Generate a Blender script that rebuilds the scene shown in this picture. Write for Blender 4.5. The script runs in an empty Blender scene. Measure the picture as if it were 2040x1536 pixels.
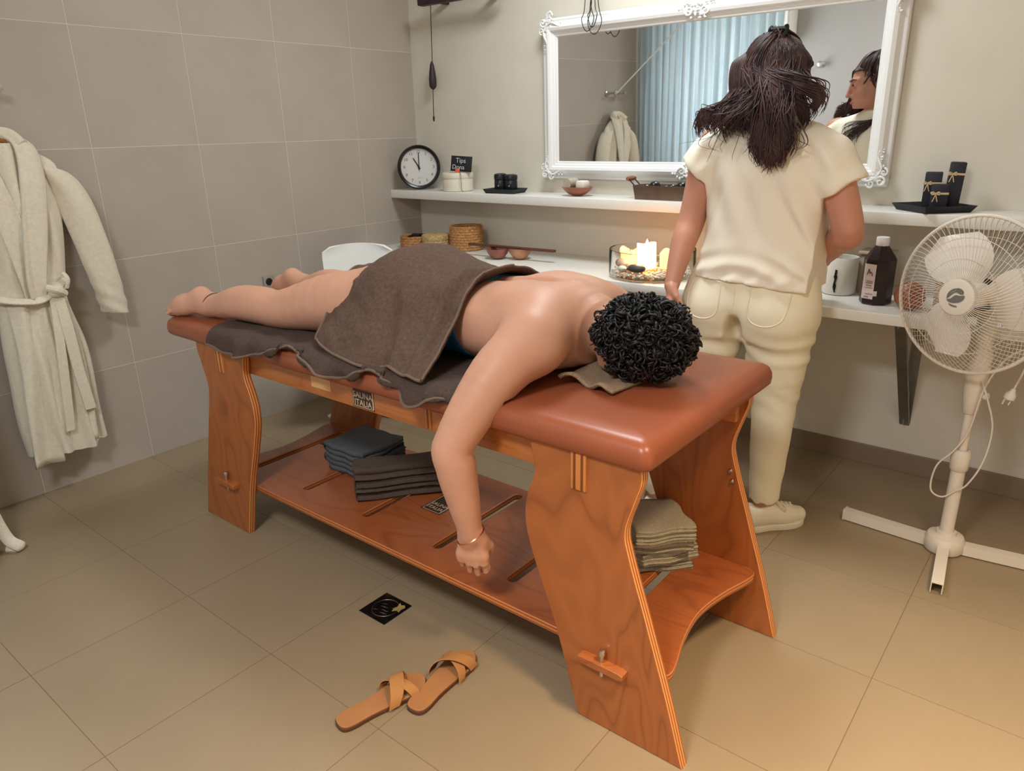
import bpy, bmesh, math, random
import numpy as np
from mathutils import Vector, Matrix

# ------------------------------------------------------------------ camera
S = bpy.context.scene
COL = S.collection
random.seed(7); RNG = np.random.default_rng(7)
FPX, YAW, PIT, ROL = 1464.0, 0.6839, 0.3359, -0.0241
CAM = Vector((3.2703, -3.1831, 1.392))
_fw = Vector((-math.sin(YAW)*math.cos(PIT), math.cos(YAW)*math.cos(PIT), -math.sin(PIT)))
_rt = Vector((math.cos(YAW), math.sin(YAW), 0)); _up = _rt.cross(_fw)
_r = math.cos(ROL)*_rt + math.sin(ROL)*_up; _u = -math.sin(ROL)*_rt + math.cos(ROL)*_up
cd = bpy.data.cameras.new('camera'); cam = bpy.data.objects.new('camera', cd); COL.objects.link(cam)
cam.matrix_world = Matrix(((_r.x,_u.x,-_fw.x,CAM.x),(_r.y,_u.y,-_fw.y,CAM.y),(_r.z,_u.z,-_fw.z,CAM.z),(0,0,0,1)))
cd.sensor_fit = 'HORIZONTAL'; cd.sensor_width = 36; cd.lens = FPX/2040*36; cd.clip_start = 0.02
S.camera = cam
# ------------------------------------------------------------------ world, big lights, exposure
S.view_settings.view_transform = 'Standard'; S.view_settings.look = 'None'
S.view_settings.gamma = 1.0; S.view_settings.exposure = 0.3; S.view_settings.use_curve_mapping = False
wd = bpy.data.worlds.new('world'); S.world = wd; wd.use_nodes = True
wd.node_tree.nodes['Background'].inputs[0].default_value = (0.9, 0.95, 1.0, 1)
wd.node_tree.nodes['Background'].inputs[1].default_value = 0.3
LIGHTS = [  # ceiling fixtures: x, y, size, watts, colour, beam spread
    (1.70, -0.85, 0.60, 25.0, (0.88, 0.96, 1.0), 180),
    (3.80, -2.30, 0.40, 30.0, (1.0, 0.76, 0.47), 80),
    (2.55, -3.75, 0.60, 48.0, (0.95, 0.97, 1.0), 180),
]
ROOM_X, ROOM_Y, ROOM_Z = 4.6, -4.5, 2.75

# ------------------------------------------------------------------ helpers
def lin(c):
    r = []
    for v in c:
        v = v/255.0
        r.append(v/12.92 if v <= 0.04045 else ((v+0.055)/1.055)**2.4)
    return tuple(r)
def mat(name, col, rough=0.5, metal=0.0, var=0.0, vscale=8.0, bump=0.0, bscale=200.0, spec=0.5,
        emit=None, estr=0.0, trans=0.0, ior=1.45, sss=0.0, sssr=(1,.4,.2), sheen=0.0, coat=0.0, alpha=1.0, col2=None, bdist=0.002, stretch=None):
    m = bpy.data.materials.new(name); m.use_nodes = True
    nt = m.node_tree; b = nt.nodes['Principled BSDF']
    c = lin(col); b.inputs['Base Color'].default_value = (*c, 1)
    b.inputs['Roughness'].default_value = rough; b.inputs['Metallic'].default_value = metal
    b.inputs['Specular IOR Level'].default_value = spec; b.inputs['IOR'].default_value = ior
    b.inputs['Transmission Weight'].default_value = trans; b.inputs['Alpha'].default_value = alpha
    if sss: b.inputs['Subsurface Weight'].default_value = sss; b.inputs['Subsurface Radius'].default_value = sssr; b.inputs['Subsurface Scale'].default_value = 0.012
    if sheen: b.inputs['Sheen Weight'].default_value = sheen; b.inputs['Sheen Roughness'].default_value = 0.6
    if coat: b.inputs['Coat Weight'].default_value = coat; b.inputs['Coat Roughness'].default_value = 0.12
    if emit: b.inputs['Emission Color'].default_value = (*lin(emit), 1); b.inputs['Emission Strength'].default_value = estr
    tc = nt.nodes.new('ShaderNodeTexCoord'); vec = tc.outputs['Object']
    if stretch:
        mp = nt.nodes.new('ShaderNodeMapping'); mp.inputs['Scale'].default_value = stretch
        nt.links.new(vec, mp.inputs['Vector']); vec = mp.outputs['Vector']
    if var or col2:
        n = nt.nodes.new('ShaderNodeTexNoise'); n.inputs['Scale'].default_value = vscale; n.inputs['Detail'].default_value = 4
        nt.links.new(vec, n.inputs['Vector'])
        r = nt.nodes.new('ShaderNodeValToRGB'); r.color_ramp.elements[0].position = 0.3; r.color_ramp.elements[1].position = 0.7
        c2 = lin(col2) if col2 else tuple(x*(1-var) for x in c)
        c1 = c if col2 else tuple(min(1, x*(1+var)) for x in c)
        r.color_ramp.elements[0].color = (*c2, 1); r.color_ramp.elements[1].color = (*c1, 1)
        nt.links.new(n.outputs['Fac'], r.inputs['Fac']); nt.links.new(r.outputs['Color'], b.inputs['Base Color'])
    if bump:
        n2 = nt.nodes.new('ShaderNodeTexNoise'); n2.inputs['Scale'].default_value = bscale; n2.inputs['Detail'].default_value = 3
        nt.links.new(tc.outputs['Object'], n2.inputs['Vector'])
        bp = nt.nodes.new('ShaderNodeBump'); bp.inputs['Strength'].default_value = bump; bp.inputs['Distance'].default_value = bdist
        nt.links.new(n2.outputs['Fac'], bp.inputs['Height']); nt.links.new(bp.outputs['Normal'], b.inputs['Normal'])
    return m
def ramp(nt, src, stops):
    r = nt.nodes.new('ShaderNodeValToRGB'); e = r.color_ramp.elements
    while len(e) < len(stops): e.new(0.5)
    for i, (p, c) in enumerate(stops): e[i].position = p; e[i].color = (*lin(c), 1)
    nt.links.new(src, r.inputs['Fac']); return r.outputs['Color']
def wood(name, base, dark, scale=(2.2, 2.2, 9), rough=0.32, dist=4.0, coat=0.25):
    m = bpy.data.materials.new(name); m.use_nodes = True; nt = m.node_tree; b = nt.nodes['Principled BSDF']
    tc = nt.nodes.new('ShaderNodeTexCoord'); mp = nt.nodes.new('ShaderNodeMapping'); mp.inputs['Scale'].default_value = scale
    nt.links.new(tc.outputs['Object'], mp.inputs['Vector'])
    n = nt.nodes.new('ShaderNodeTexNoise'); n.inputs['Scale'].default_value = 1.3; n.inputs['Detail'].default_value = 2
    n.inputs['Distortion'].default_value = 0.6
    nt.links.new(mp.outputs['Vector'], n.inputs['Vector'])
    mm = nt.nodes.new('ShaderNodeMath'); mm.operation = 'MULTIPLY'; mm.inputs[1].default_value = 13
    nt.links.new(n.outputs['Fac'], mm.inputs[0])
    fr = nt.nodes.new('ShaderNodeMath'); fr.operation = 'PINGPONG'; fr.inputs[1].default_value = 1.0
    nt.links.new(mm.outputs[0], fr.inputs[0])
    c = ramp(nt, fr.outputs[0], [(0.0, tuple(int(a*.80+d*.20) for a, d in zip(base, dark))), (0.45, base), (0.85, tuple(int(a*.85+d*.15) for a, d in zip(base, dark))), (1.0, tuple(int(a*.5+d*.5) for a, d in zip(base, dark)))])
    nt.links.new(c, b.inputs['Base Color'])
    b.inputs['Roughness'].default_value = rough; b.inputs['Coat Weight'].default_value = coat; b.inputs['Coat Roughness'].default_value = 0.2
    return m
def ply(name, axis, t0, t1, light, dark, n=3):
    """plywood edge: stripes across the board thickness"""
    m = bpy.data.materials.new(name); m.use_nodes = True; nt = m.node_tree; b = nt.nodes['Principled BSDF']
    tc = nt.nodes.new('ShaderNodeTexCoord'); sx = nt.nodes.new('ShaderNodeSeparateXYZ')
    nt.links.new(tc.outputs['Object'], sx.inputs[0])
    mr = nt.nodes.new('ShaderNodeMapRange'); mr.inputs['From Min'].default_value = t0; mr.inputs['From Max'].default_value = t1
    mr.inputs['To Min'].default_value = 0; mr.inputs['To Max'].default_value = n*2
    nt.links.new(sx.outputs[axis], mr.inputs['Value'])
    fr = nt.nodes.new('ShaderNodeMath'); fr.operation = 'PINGPONG'; fr.inputs[1].default_value = 1.0
    nt.links.new(mr.outputs[0], fr.inputs[0])
    c = ramp(nt, fr.outputs[0], [(0.0, light), (0.55, light), (0.75, dark), (1.0, dark)])
    nt.links.new(c, b.inputs['Base Color']); b.inputs['Roughness'].default_value = 0.35
    return m

class MB:
    def __init__(s): s.v = []; s.f = []; s.m = []
    def add(s, v, f, mi=0):
        o = len(s.v); s.v += [tuple(map(float, p)) for p in v]
        for q in f: s.f.append(tuple(int(i)+o for i in q)); s.m.append(mi)
        return s
    def box(s, lo, hi, mi=0, bev=0.0):
        x0,y0,z0 = lo; x1,y1,z1 = hi
        if bev <= 0:
            v = [(x0,y0,z0),(x1,y0,z0),(x1,y1,z0),(x0,y1,z0),(x0,y0,z1),(x1,y0,z1),(x1,y1,z1),(x0,y1,z1)]
            return s.add(v, [(0,3,2,1),(4,5,6,7),(0,1,5,4),(1,2,6,5),(2,3,7,6),(3,0,4,7)], mi)
        bm = bmesh.new(); bmesh.ops.create_cube(bm, size=1.0)
        for q in bm.verts: q.co = Vector((x0+(q.co.x+.5)*(x1-x0), y0+(q.co.y+.5)*(y1-y0), z0+(q.co.z+.5)*(z1-z0)))
        bmesh.ops.bevel(bm, geom=bm.edges[:], offset=bev, segments=2, affect='EDGES', profile=0.5)
        bm.verts.index_update()
        s.add([q.co for q in bm.verts], [[w.index for w in f.verts] for f in bm.faces], mi); bm.free(); return s
    def tube(s, path, r, n=8, cap=True, mi=0, flat=None, up=None, closed=False):
        P = [Vector(p) for p in path]; k = len(P)
        R = list(r) if hasattr(r, '__len__') else [r]*k
        t0 = (P[1]-P[0]).normalized()
        u = Vector(up) if up is not None else (Vector((0,0,1)) if abs(t0.z) < .9 else Vector((1,0,0)))
        v = []; f = []
        for i in range(k):
            if closed: t = (P[(i+1) % k]-P[i-1])
            else: t = (P[min(i+1,k-1)]-P[max(i-1,0)])
            t = t.normalized() if t.length > 1e-9 else t0
            a = u - t*u.dot(t); a = a.normalized() if a.length > 1e-6 else t.orthogonal().normalized(); u = a; b = t.cross(a)
            for j in range(n):
                th = 2*math.pi*j/n; fl = flat if flat else 1.0
                v.append(P[i] + a*(math.cos(th)*R[i]*fl) + b*(math.sin(th)*R[i]))
        m = k if closed else k-1
        for i in range(m):
            for j in range(n):
                i2 = (i+1) % k
                f.append((i*n+j, i*n+(j+1) % n, i2*n+(j+1) % n, i2*n+j))
        if cap and not closed:
            f.append(tuple(range(n-1, -1, -1))); f.append(tuple((k-1)*n+j for j in range(n)))
        return s.add(v, f, mi)
    def lathe(s, prof, c, n=32, mi=0, axis=None, xs=1.0, ys=1.0):
        """prof [(r, h)]; axis: unit Vector (default z)"""
        ax = Vector(axis).normalized() if axis is not None else Vector((0,0,1))
        a = ax.orthogonal().normalized() if axis is not None else Vector((1,0,0)); b = ax.cross(a); c = Vector(c)
        v = []; f = []; rings = []
        for r, h in prof:
            if r < 1e-6: rings.append([len(v)]); v.append(c+ax*h)
            else:
                rings.append(list(range(len(v), len(v)+n)))
                for j in range(n):
                    th = 2*math.pi*j/n; v.append(c + ax*h + a*(r*xs*math.cos(th)) + b*(r*ys*math.sin(th)))
        for A, B in zip(rings[:-1], rings[1:]):
            for j in range(n):
                if len(A) == 1 and len(B) == 1: continue
                if len(A) == 1: f.append((A[0], B[(j+1) % n], B[j]))
                elif len(B) == 1: f.append((A[j], A[(j+1) % n], B[0]))
                else: f.append((A[j], A[(j+1) % n], B[(j+1) % n], B[j]))
        return s.add(v, f, mi)
    def grid(s, P, cu=False, cv=False, mi=0):
        P = np.asarray(P); nu, nv = P.shape[:2]; f = []
        for i in range(nu if cu else nu-1):
            for j in range(nv if cv else nv-1):
                a = i*nv+j; b = ((i+1) % nu)*nv+j; c = ((i+1) % nu)*nv+(j+1) % nv; d = i*nv+(j+1) % nv
                f.append((a, b, c, d))
        return s.add(P.reshape(-1, 3), f, mi)
    def sphere(s, c, r, n=10, m=7, mi=0, R=None):
        rx, ry, rz = r if hasattr(r, '__len__') else (r, r, r); v = []; f = []
        c = Vector(c)
        for i in range(m+1):
            ph = math.pi*i/m
            for j in range(n):
                th = 2*math.pi*j/n; p = Vector((rx*math.sin(ph)*math.cos(th), ry*math.sin(ph)*math.sin(th), rz*math.cos(ph)))
                v.append(c + (R @ p if R is not None else p))
        for i in range(m):
            for j in range(n): f.append((i*n+j, (i+1)*n+j, (i+1)*n+(j+1) % n, i*n+(j+1) % n))
        return s.add(v, f, mi)
    def xf(s, M):
        s.v = [tuple(M @ Vector(p)) for p in s.v]; return s
    def merge(s, o, mi=None):
        b = len(s.v); s.v += o.v
        for q, k in zip(o.f, o.m): s.f.append(tuple(i+b for i in q)); s.m.append(k if mi is None else mi)
        return s

ORG = {}
def make(name, mb, mats, parent, origin, smooth, sharp):
    me = bpy.data.meshes.new(name)
    o = Vector(origin)
    me.from_pydata([tuple(Vector(p)-o) for p in mb.v], [], mb.f)
    ms = mats if isinstance(mats, (list, tuple)) else [mats]
    for m in ms: me.materials.append(m)
    if len(ms) > 1: me.polygons.foreach_set('material_index', [min(k, len(ms)-1) for k in mb.m])
    me.validate(); me.update()
    if smooth:
        me.polygons.foreach_set('use_smooth', [True]*len(me.polygons))
        if sharp: me.set_sharp_from_angle(angle=math.radians(sharp))
    ob = bpy.data.objects.new(name, me); COL.objects.link(ob); ORG[ob.name] = o
    if parent is None: ob.location = o
    else: ob.parent = parent
    return ob
def tag(o, label=None, cat=None, group=None, kind=None):
    if label: o['label'] = label
    if cat: o['category'] = cat
    if group: o['group'] = group
    if kind: o['kind'] = kind
    return o
def thing(name, label, cat, loc, group=None):
    o = bpy.data.objects.new(name, None); COL.objects.link(o); o.location = loc; o.empty_display_size = 0.05
    ORG[o.name] = Vector(loc); return tag(o, label, cat, group)
def part(name, mb, mats, parent, label=None, smooth=True, sharp=40, kind=None):
    o = make(name, mb, mats, parent, ORG[parent.name], smooth, sharp); return tag(o, label, kind=kind)
def solo(name, mb, mats, label, cat, loc, group=None, smooth=True, sharp=40, kind=None):
    o = make(name, mb, mats, None, loc, smooth, sharp); return tag(o, label, cat, group, kind)
def struct(name, mb, mats, loc=(0,0,0), smooth=False, sharp=40):
    o = make(name, mb, mats, None, loc, smooth, sharp); o['kind'] = 'structure'; return o

def from_obj(o):
    COL.objects.link(o); dg = bpy.context.evaluated_depsgraph_get(); dg.update()
    me = o.evaluated_get(dg).to_mesh()
    v = [tuple(p.co) for p in me.vertices]; f = [tuple(p.vertices) for p in me.polygons]
    nz = [abs(p.normal.z) for p in me.polygons]
    o.evaluated_get(dg).to_mesh_clear(); d = o.data; bpy.data.objects.remove(o); bpy.data.curves.remove(d)
    return v, f, nz
def plate(loops, thick, bevel=0.0, edge_mi=1):
    """flat board from closed 2-D loops (holes allowed), centred on z=0; edge faces get material index edge_mi"""
    cu = bpy.data.curves.new('c', 'CURVE'); cu.dimensions = '2D'; cu.fill_mode = 'BOTH'
    cu.extrude = max(thick/2-bevel, 1e-4); cu.bevel_depth = bevel; cu.bevel_resolution = 2; cu.offset = -bevel
    for lp in loops:
        sp = cu.splines.new('POLY'); sp.points.add(len(lp)-1); sp.use_cyclic_u = True
        for p, q in zip(sp.points, lp): p.co = (q[0], q[1], 0, 1)
    v, f, nz = from_obj(bpy.data.objects.new('c', cu))
    mb = MB(); mb.v = v; mb.f = f; mb.m = [0 if z > 0.85 else edge_mi for z in nz]; return mb
def text(body, size, thick=0.0005, align='CENTER'):
    cu = bpy.data.curves.new('t', 'FONT'); cu.body = body; cu.size = size; cu.extrude = thick; cu.align_x = align; cu.align_y = 'CENTER'
    cu.resolution_u = 3
    v, f, nz = from_obj(bpy.data.objects.new('t', cu)); mb = MB(); mb.v = v; mb.f = f; mb.m = [0]*len(f); return mb
def basis(o, x, y, z):
    x, y, z, o = Vector(x), Vector(y), Vector(z), Vector(o)
    return Matrix(((x.x,y.x,z.x,o.x),(x.y,y.y,z.y,o.y),(x.z,y.z,z.z,o.z),(0,0,0,1)))
def crom(pts, n=8, closed=False):
    P = [np.array(p, float) for p in pts]; k = len(P); out = []
    for i in range(k if closed else k-1):
        p0 = P[i-1] if (i > 0 or closed) else 2*P[0]-P[1]; p1 = P[i]; p2 = P[(i+1) % k]
        p3 = P[(i+2) % k] if (closed or i+2 < k) else 2*P[k-1]-P[k-2]
        for j in range(n):
            t = j/n
            out.append(0.5*((2*p1)+(-p0+p2)*t+(2*p0-5*p1+4*p2-p3)*t*t+(-p0+3*p1-3*p2+p3)*t**3))
    if not closed: out.append(P[-1])
    return out
def cint(xs, ys, x):
    """smooth (Catmull-Rom) 1-D interpolation"""
    q = np.array(crom(list(zip(xs, ys)), 12)); return np.interp(x, q[:, 0], q[:, 1])
def sstep(a, b, x):
    t = np.clip((np.asarray(x, float)-a)/(b-a), 0, 1); return t*t*(3-2*t)

# ---- implicit surfaces for bodies and cloth: smooth unions meshed with surface nets
class Field:
    def __init__(s, lo, hi, h):
        s.lo = np.array(lo, float); s.h = h; n = np.ceil((np.array(hi)-s.lo)/h).astype(int)+1
        s.ax = [s.lo[i]+h*np.arange(n[i]) for i in range(3)]; s.f = np.full(tuple(n), 0.5, np.float32)
    def sub(s, lo, hi, pad):
        sl = []
        for i in range(3):
            a = int(max(0, math.floor((lo[i]-pad-s.lo[i])/s.h))); b = int(min(len(s.ax[i]), math.ceil((hi[i]+pad-s.lo[i])/s.h)+1))
            if b <= a: return None, None
            sl.append(slice(a, b))
        X = s.ax[0][sl[0]][:, None, None].astype(np.float32); Y = s.ax[1][sl[1]][None, :, None].astype(np.float32); Z = s.ax[2][sl[2]][None, None, :].astype(np.float32)
        return tuple(sl), (X, Y, Z)
    def put(s, sl, d, k):
        a = s.f[sl]
        if k <= 0: s.f[sl] = np.minimum(a, d); return
        h = np.clip(0.5+0.5*(a-d)/k, 0, 1); s.f[sl] = a*(1-h)+d*h-k*h*(1-h)
    def cone(s, a, b, ra, rb, k=0.02):
        a = np.array(a, float); b = np.array(b, float); r = max(ra, rb)
        sl, g = s.sub(np.minimum(a, b)-r, np.maximum(a, b)+r, 2*k+3*s.h)
        if sl is None: return
        ba = b-a; L = max(ba@ba, 1e-12)
        p = [g[i]-a[i] for i in range(3)]
        t = np.clip((p[0]*ba[0]+p[1]*ba[1]+p[2]*ba[2])/L, 0, 1)
        d = np.sqrt((p[0]-t*ba[0])**2+(p[1]-t*ba[1])**2+(p[2]-t*ba[2])**2)-(ra+(rb-ra)*t)
        s.put(sl, d, k)
    def chain(s, pts, rs, k=0.02, n=4):
        """smooth tapered tube through pts, joined to the rest with blend k"""
        q = crom([(*p, r) for p, r in zip(pts, rs)], n) if len(pts) > 2 else [np.array((*p, r), float) for p, r in zip(pts, rs)]
        q = np.array(q); A = q[:, :3]; R = q[:, 3]; m = R.max()
        sl, g = s.sub(A.min(0)-m, A.max(0)+m, 2*k+3*s.h)
        if sl is None: return
        D = None
        for i in range(len(A)-1):
            a = A[i]; ba = A[i+1]-a; L = max(ba@ba, 1e-12); p = [g[j]-a[j] for j in range(3)]
            t = np.clip((p[0]*ba[0]+p[1]*ba[1]+p[2]*ba[2])/L, 0, 1)
            d = np.sqrt((p[0]-t*ba[0])**2+(p[1]-t*ba[1])**2+(p[2]-t*ba[2])**2)-(R[i]+(R[i+1]-R[i])*t)
            D = d if D is None else np.minimum(D, d)
        s.put(sl, D.astype(np.float32), k)
    def _ell(s, g, c, r, R):
        p = [g[i]-c[i] for i in range(3)]
        if R is not None:
            R = np.array(R); p = [p[0]*R[0][i]+p[1]*R[1][i]+p[2]*R[2][i] for i in range(3)]
        k0 = np.sqrt((p[0]/r[0])**2+(p[1]/r[1])**2+(p[2]/r[2])**2); k1 = np.sqrt((p[0]/r[0]**2)**2+(p[1]/r[1]**2)**2+(p[2]/r[2]**2)**2)
        return k0*(k0-1)/np.maximum(k1, 1e-6)
    def ell(s, c, r, k=0.02, R=None):
        c = np.array(c, float); m = max(r); sl, g = s.sub(c-m, c+m, 2*k+3*s.h)
        if sl is None: return
        s.put(sl, s._ell(g, c, r, R), k)
    def carve(s, c, r, k=0.01, R=None):
        c = np.array(c, float); m = max(r); sl, g = s.sub(c-m, c+m, 2*k+3*s.h)
        if sl is None: return
        d = -s._ell(g, c, r, R); a = s.f[sl]; h = np.clip(0.5-0.5*(a-d)/k, 0, 1); s.f[sl] = a*(1-h)+d*h+k*h*(1-h)
    def loft(s, axis, rows, k=0.02, n=2.0, off=0.0):
        """rows (t, c1, c2, r1, r2) along axis; remaining axes in order"""
        rows = np.array(rows, float); o = [i for i in range(3) if i != axis]
        lo = np.zeros(3); hi = np.zeros(3); lo[axis] = rows[0, 0]; hi[axis] = rows[-1, 0]
        for q, ax in enumerate(o):
            lo[ax] = (rows[:, 1+q]-rows[:, 3+q]).min()-.02; hi[ax] = (rows[:, 1+q]+rows[:, 3+q]).max()+.02
        sl, g = s.sub(lo, hi, 2*k+3*s.h+abs(off)); t = g[axis]; tt = np.clip(t, rows[0, 0], rows[-1, 0])
        C = [cint(rows[:, 0], rows[:, j], tt.ravel()).reshape(tt.shape).astype(np.float32) for j in (1, 2, 3, 4)]
        u = np.abs(g[o[0]]-C[0])/(C[2]+off); v = np.abs(g[o[1]]-C[1])/(C[3]+off)
        d = ((u**n+v**n)**(1/n)-1)*np.minimum(C[2]+off, C[3]+off)
        d = np.maximum(d, np.maximum(rows[0, 0]-t, t-rows[-1, 0])); s.put(sl, d, k)
    def cut(s, fn):
        X = s.ax[0][:, None, None]; Y = s.ax[1][None, :, None]; Z = s.ax[2][None, None, :]
        s.f = np.maximum(s.f, fn(X, Y, Z)).astype(np.float32)
    def displace(s, fn):
        X = s.ax[0][:, None, None]; Y = s.ax[1][None, :, None]; Z = s.ax[2][None, None, :]
        s.f = (s.f + fn(X, Y, Z)).astype(np.float32)
    def mesh(s):
        f = s.f; S_ = f < 0
        c = np.zeros(tuple(k-1 for k in f.shape), np.int8)
        for dx in (0, 1):
            for dy in (0, 1):
                for dz in (0, 1): c += S_[dx:S_.shape[0]-1+dx, dy:S_.shape[1]-1+dy, dz:S_.shape[2]-1+dz]
        I = np.stack(np.nonzero((c > 0) & (c < 8)), 1); idx = np.full(c.shape, -1, np.int64); idx[I[:, 0], I[:, 1], I[:, 2]] = np.arange(len(I))
        acc = np.zeros((len(I), 3)); cnt = np.zeros(len(I))
        cor = [(a, b, d) for a in (0, 1) for b in (0, 1) for d in (0, 1)]
        for p in cor:
            for ax in range(3):
                if p[ax]: continue
                q = list(p); q[ax] = 1
                A = f[I[:, 0]+p[0], I[:, 1]+p[1], I[:, 2]+p[2]]; B = f[I[:, 0]+q[0], I[:, 1]+q[1], I[:, 2]+q[2]]
                m = (A < 0) != (B < 0); t = np.where(m, A/np.where(m, A-B, 1), 0)
                pos = np.tile(np.array(p, float), (len(I), 1)); pos[:, ax] += t
                acc[m] += pos[m]; cnt[m] += 1
        V = s.lo + s.h*(I+acc/cnt[:, None]); F = []
        for ax in range(3):
            o1, o2 = (ax+1) % 3, (ax+2) % 3
            a = [slice(None)]*3; b = [slice(None)]*3; a[ax] = slice(0, -1); b[ax] = slice(1, None)
            A = S_[tuple(a)]; B = S_[tuple(b)]; E = np.stack(np.nonzero(A != B), 1)
            E = E[(E[:, o1] > 0) & (E[:, o2] > 0) & (E[:, o1] < f.shape[o1]-1) & (E[:, o2] < f.shape[o2]-1)]
            if not len(E): continue
            def cell(d1, d2):
                q = E.copy(); q[:, o1] += d1; q[:, o2] += d2; return idx[q[:, 0], q[:, 1], q[:, 2]]
            Q = np.stack([cell(-1, -1), cell(0, -1), cell(0, 0), cell(-1, 0)], 1)
            ins = A[E[:, 0], E[:, 1], E[:, 2]]; Q[~ins] = Q[~ins][:, ::-1]; F.append(Q[(Q >= 0).all(1)])
        F = np.concatenate(F); mb = MB(); mb.v = [tuple(p) for p in V]; mb.f = [tuple(int(i) for i in q) for q in F]; mb.m = [0]*len(mb.f); return mb
def noise2(x, y, seed=0, oct=4, base=1.0):
    """cheap smooth pseudo-noise from summed sines"""
    r = np.random.default_rng(seed); o = 0
    for i in range(oct*3):
        a = r.uniform(0, 2*math.pi); fq = base*2**(i/3)*r.uniform(.8, 1.2); o = o+np.sin((x*math.cos(a)+y*math.sin(a))*fq+r.uniform(0, 6.28))/2**(i/3*.9)
    return o/2.5
# ------------------------------------------------------------------ materials
m_tile = mat('wall tile', (172,162,151), 0.36, var=0.05, vscale=3, bump=0.05, bscale=30)
m_grout = mat('pale grout', (216,206,192), 0.8)
m_ftile = mat('floor tile', (148,129,103), 0.38, var=0.06, vscale=2.5, bump=0.04, bscale=40)
m_fgrout = mat('floor grout', (120,98,70), 0.85)
m_wall = mat('cream plaster', (212,205,190), 0.75, var=0.03, vscale=5, bump=0.08, bscale=90)
m_ceil = mat('white ceiling', (225,220,210), 0.8)
m_base = mat('taupe baseboard', (134,114,96), 0.5)
m_white = mat('white lacquer', (226,224,216), 0.32)
m_wood = wood('beech plywood', (168,96,48), (118,60,27), scale=(3.2, 3.2, 1.1))
m_wood2 = wood('beech plywood shelf', (164,90,50), (122,60,30), scale=(.9, 4, 4), rough=0.28)
m_wood3 = wood('beech rail', (184,112,60), (146,80,38), scale=(.8, 5, 8))
m_plyY = ply('plywood edge', 1, -0.3025, -0.2745, (220,146,84), (140,74,34), 3)
m_plyZ = ply('plywood shelf edge', 2, 0.18, 0.202, (196,120,66), (140,74,36), 2)
m_plyX = ply('plywood end grain', 0, 0, 0.018, (206,134,74), (130,66,28), 1)
m_vinyl = mat('brown vinyl', (144,78,50), 0.33, var=0.05, vscale=6, bump=0.03, bscale=300)
m_metal = mat('satin nickel', (200,196,186), 0.28, metal=1.0)
m_galv = mat('galvanised steel', (150,150,148), 0.45, metal=1.0, var=0.1, vscale=20)
m_black = mat('black plastic', (18,18,20), 0.35)
m_label = mat('dark print', (66,44,32), 0.5)
m_print = mat('pale print', (196,176,150), 0.6)
m_skin = mat('fair skin', (198,147,121), 0.5, var=0.05, vscale=9, sss=0.15, bump=0.04, bscale=260)
m_skin2 = mat('tan skin', (196,138,114), 0.5, var=0.06, vscale=9, sss=0.15, bump=0.04, bscale=260)
m_hairb = mat('black hair', (19,17,17), 0.48, spec=0.5)
m_hairbr = mat('dark brown hair', (86,60,56), 0.46, vscale=30, spec=0.4, col2=(40,26,28), stretch=(1, 1, .25))
m_towel = mat('taupe terry', (104,80,66), 0.95, var=0.22, vscale=110, bump=1.0, bscale=420, bdist=0.006)
m_towel2 = mat('dark taupe terry', (84,66,57), 0.95, var=0.2, vscale=120, bump=1.0, bscale=450, bdist=0.005)
m_hem = mat('taupe hem', (112,91,77), 0.9, bump=0.5, bscale=500)
m_facet = mat('sand terry', (164,140,112), 0.95, var=0.15, vscale=130, bump=1.0, bscale=450, bdist=0.005)
m_beige = mat('beige terry', (190,180,158), 0.95, var=0.12, vscale=130, bump=0.9, bscale=420, bdist=0.005)
m_slate = mat('slate terry', (96,102,108), 0.95, var=0.15, vscale=130, bump=0.9, bscale=420, bdist=0.005)
m_dkbrown = mat('umber terry', (92,76,66), 0.95, var=0.15, vscale=130, bump=0.9, bscale=420, bdist=0.005)
m_robe = mat('ivory terry', (228,218,196), 0.95, var=0.05, vscale=60, bump=0.9, bscale=330, sheen=0.3, bdist=0.004)
m_cream = mat('cream jersey', (240,230,210), 0.85, bump=0.15, bscale=600)
m_denim = mat('ivory twill', (238,228,200), 0.8, bump=0.25, bscale=900)
m_canvas = mat('off white canvas', (232,224,204), 0.75, bump=0.15, bscale=500)
m_blue = mat('petrol blue cloth', (32,110,150), 0.7, var=0.15, vscale=40)
m_mirror = mat('mirror glass', (235,238,238), 0.015, metal=1.0)
m_frame = mat('white frame lacquer', (232,232,230), 0.28)
m_clear = mat('clear glass', (250,253,252), 0.02, trans=1.0, ior=1.14)
m_curtain = mat('white voile', (222,230,232), 0.9, var=0.04, vscale=3)
_nt = m_curtain.node_tree; _tr = _nt.nodes.new('ShaderNodeBsdfTranslucent'); _tr.inputs[0].default_value = (.84, .89, .90, 1); _mx = _nt.nodes.new('ShaderNodeMixShader'); _mx.inputs[0].default_value = .55
_nt.links.new(_nt.nodes['Principled BSDF'].outputs[0], _mx.inputs[1]); _nt.links.new(_tr.outputs[0], _mx.inputs[2]); _nt.links.new(_mx.outputs[0], _nt.nodes['Material Output'].inputs['Surface'])
m_rattan = mat('woven seagrass', (170,122,72), 0.8, var=0.35, vscale=90, bump=0.8, bscale=160, bdist=0.004)
m_rattan2 = mat('pale woven seagrass', (176,148,100), 0.8, var=0.35, vscale=90, bump=0.8, bscale=160, bdist=0.004)
m_fanw = mat('ivory plastic', (222,212,196), 0.38)
m_blade = mat('ivory fan blade', (236,228,216), 0.35)

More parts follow.
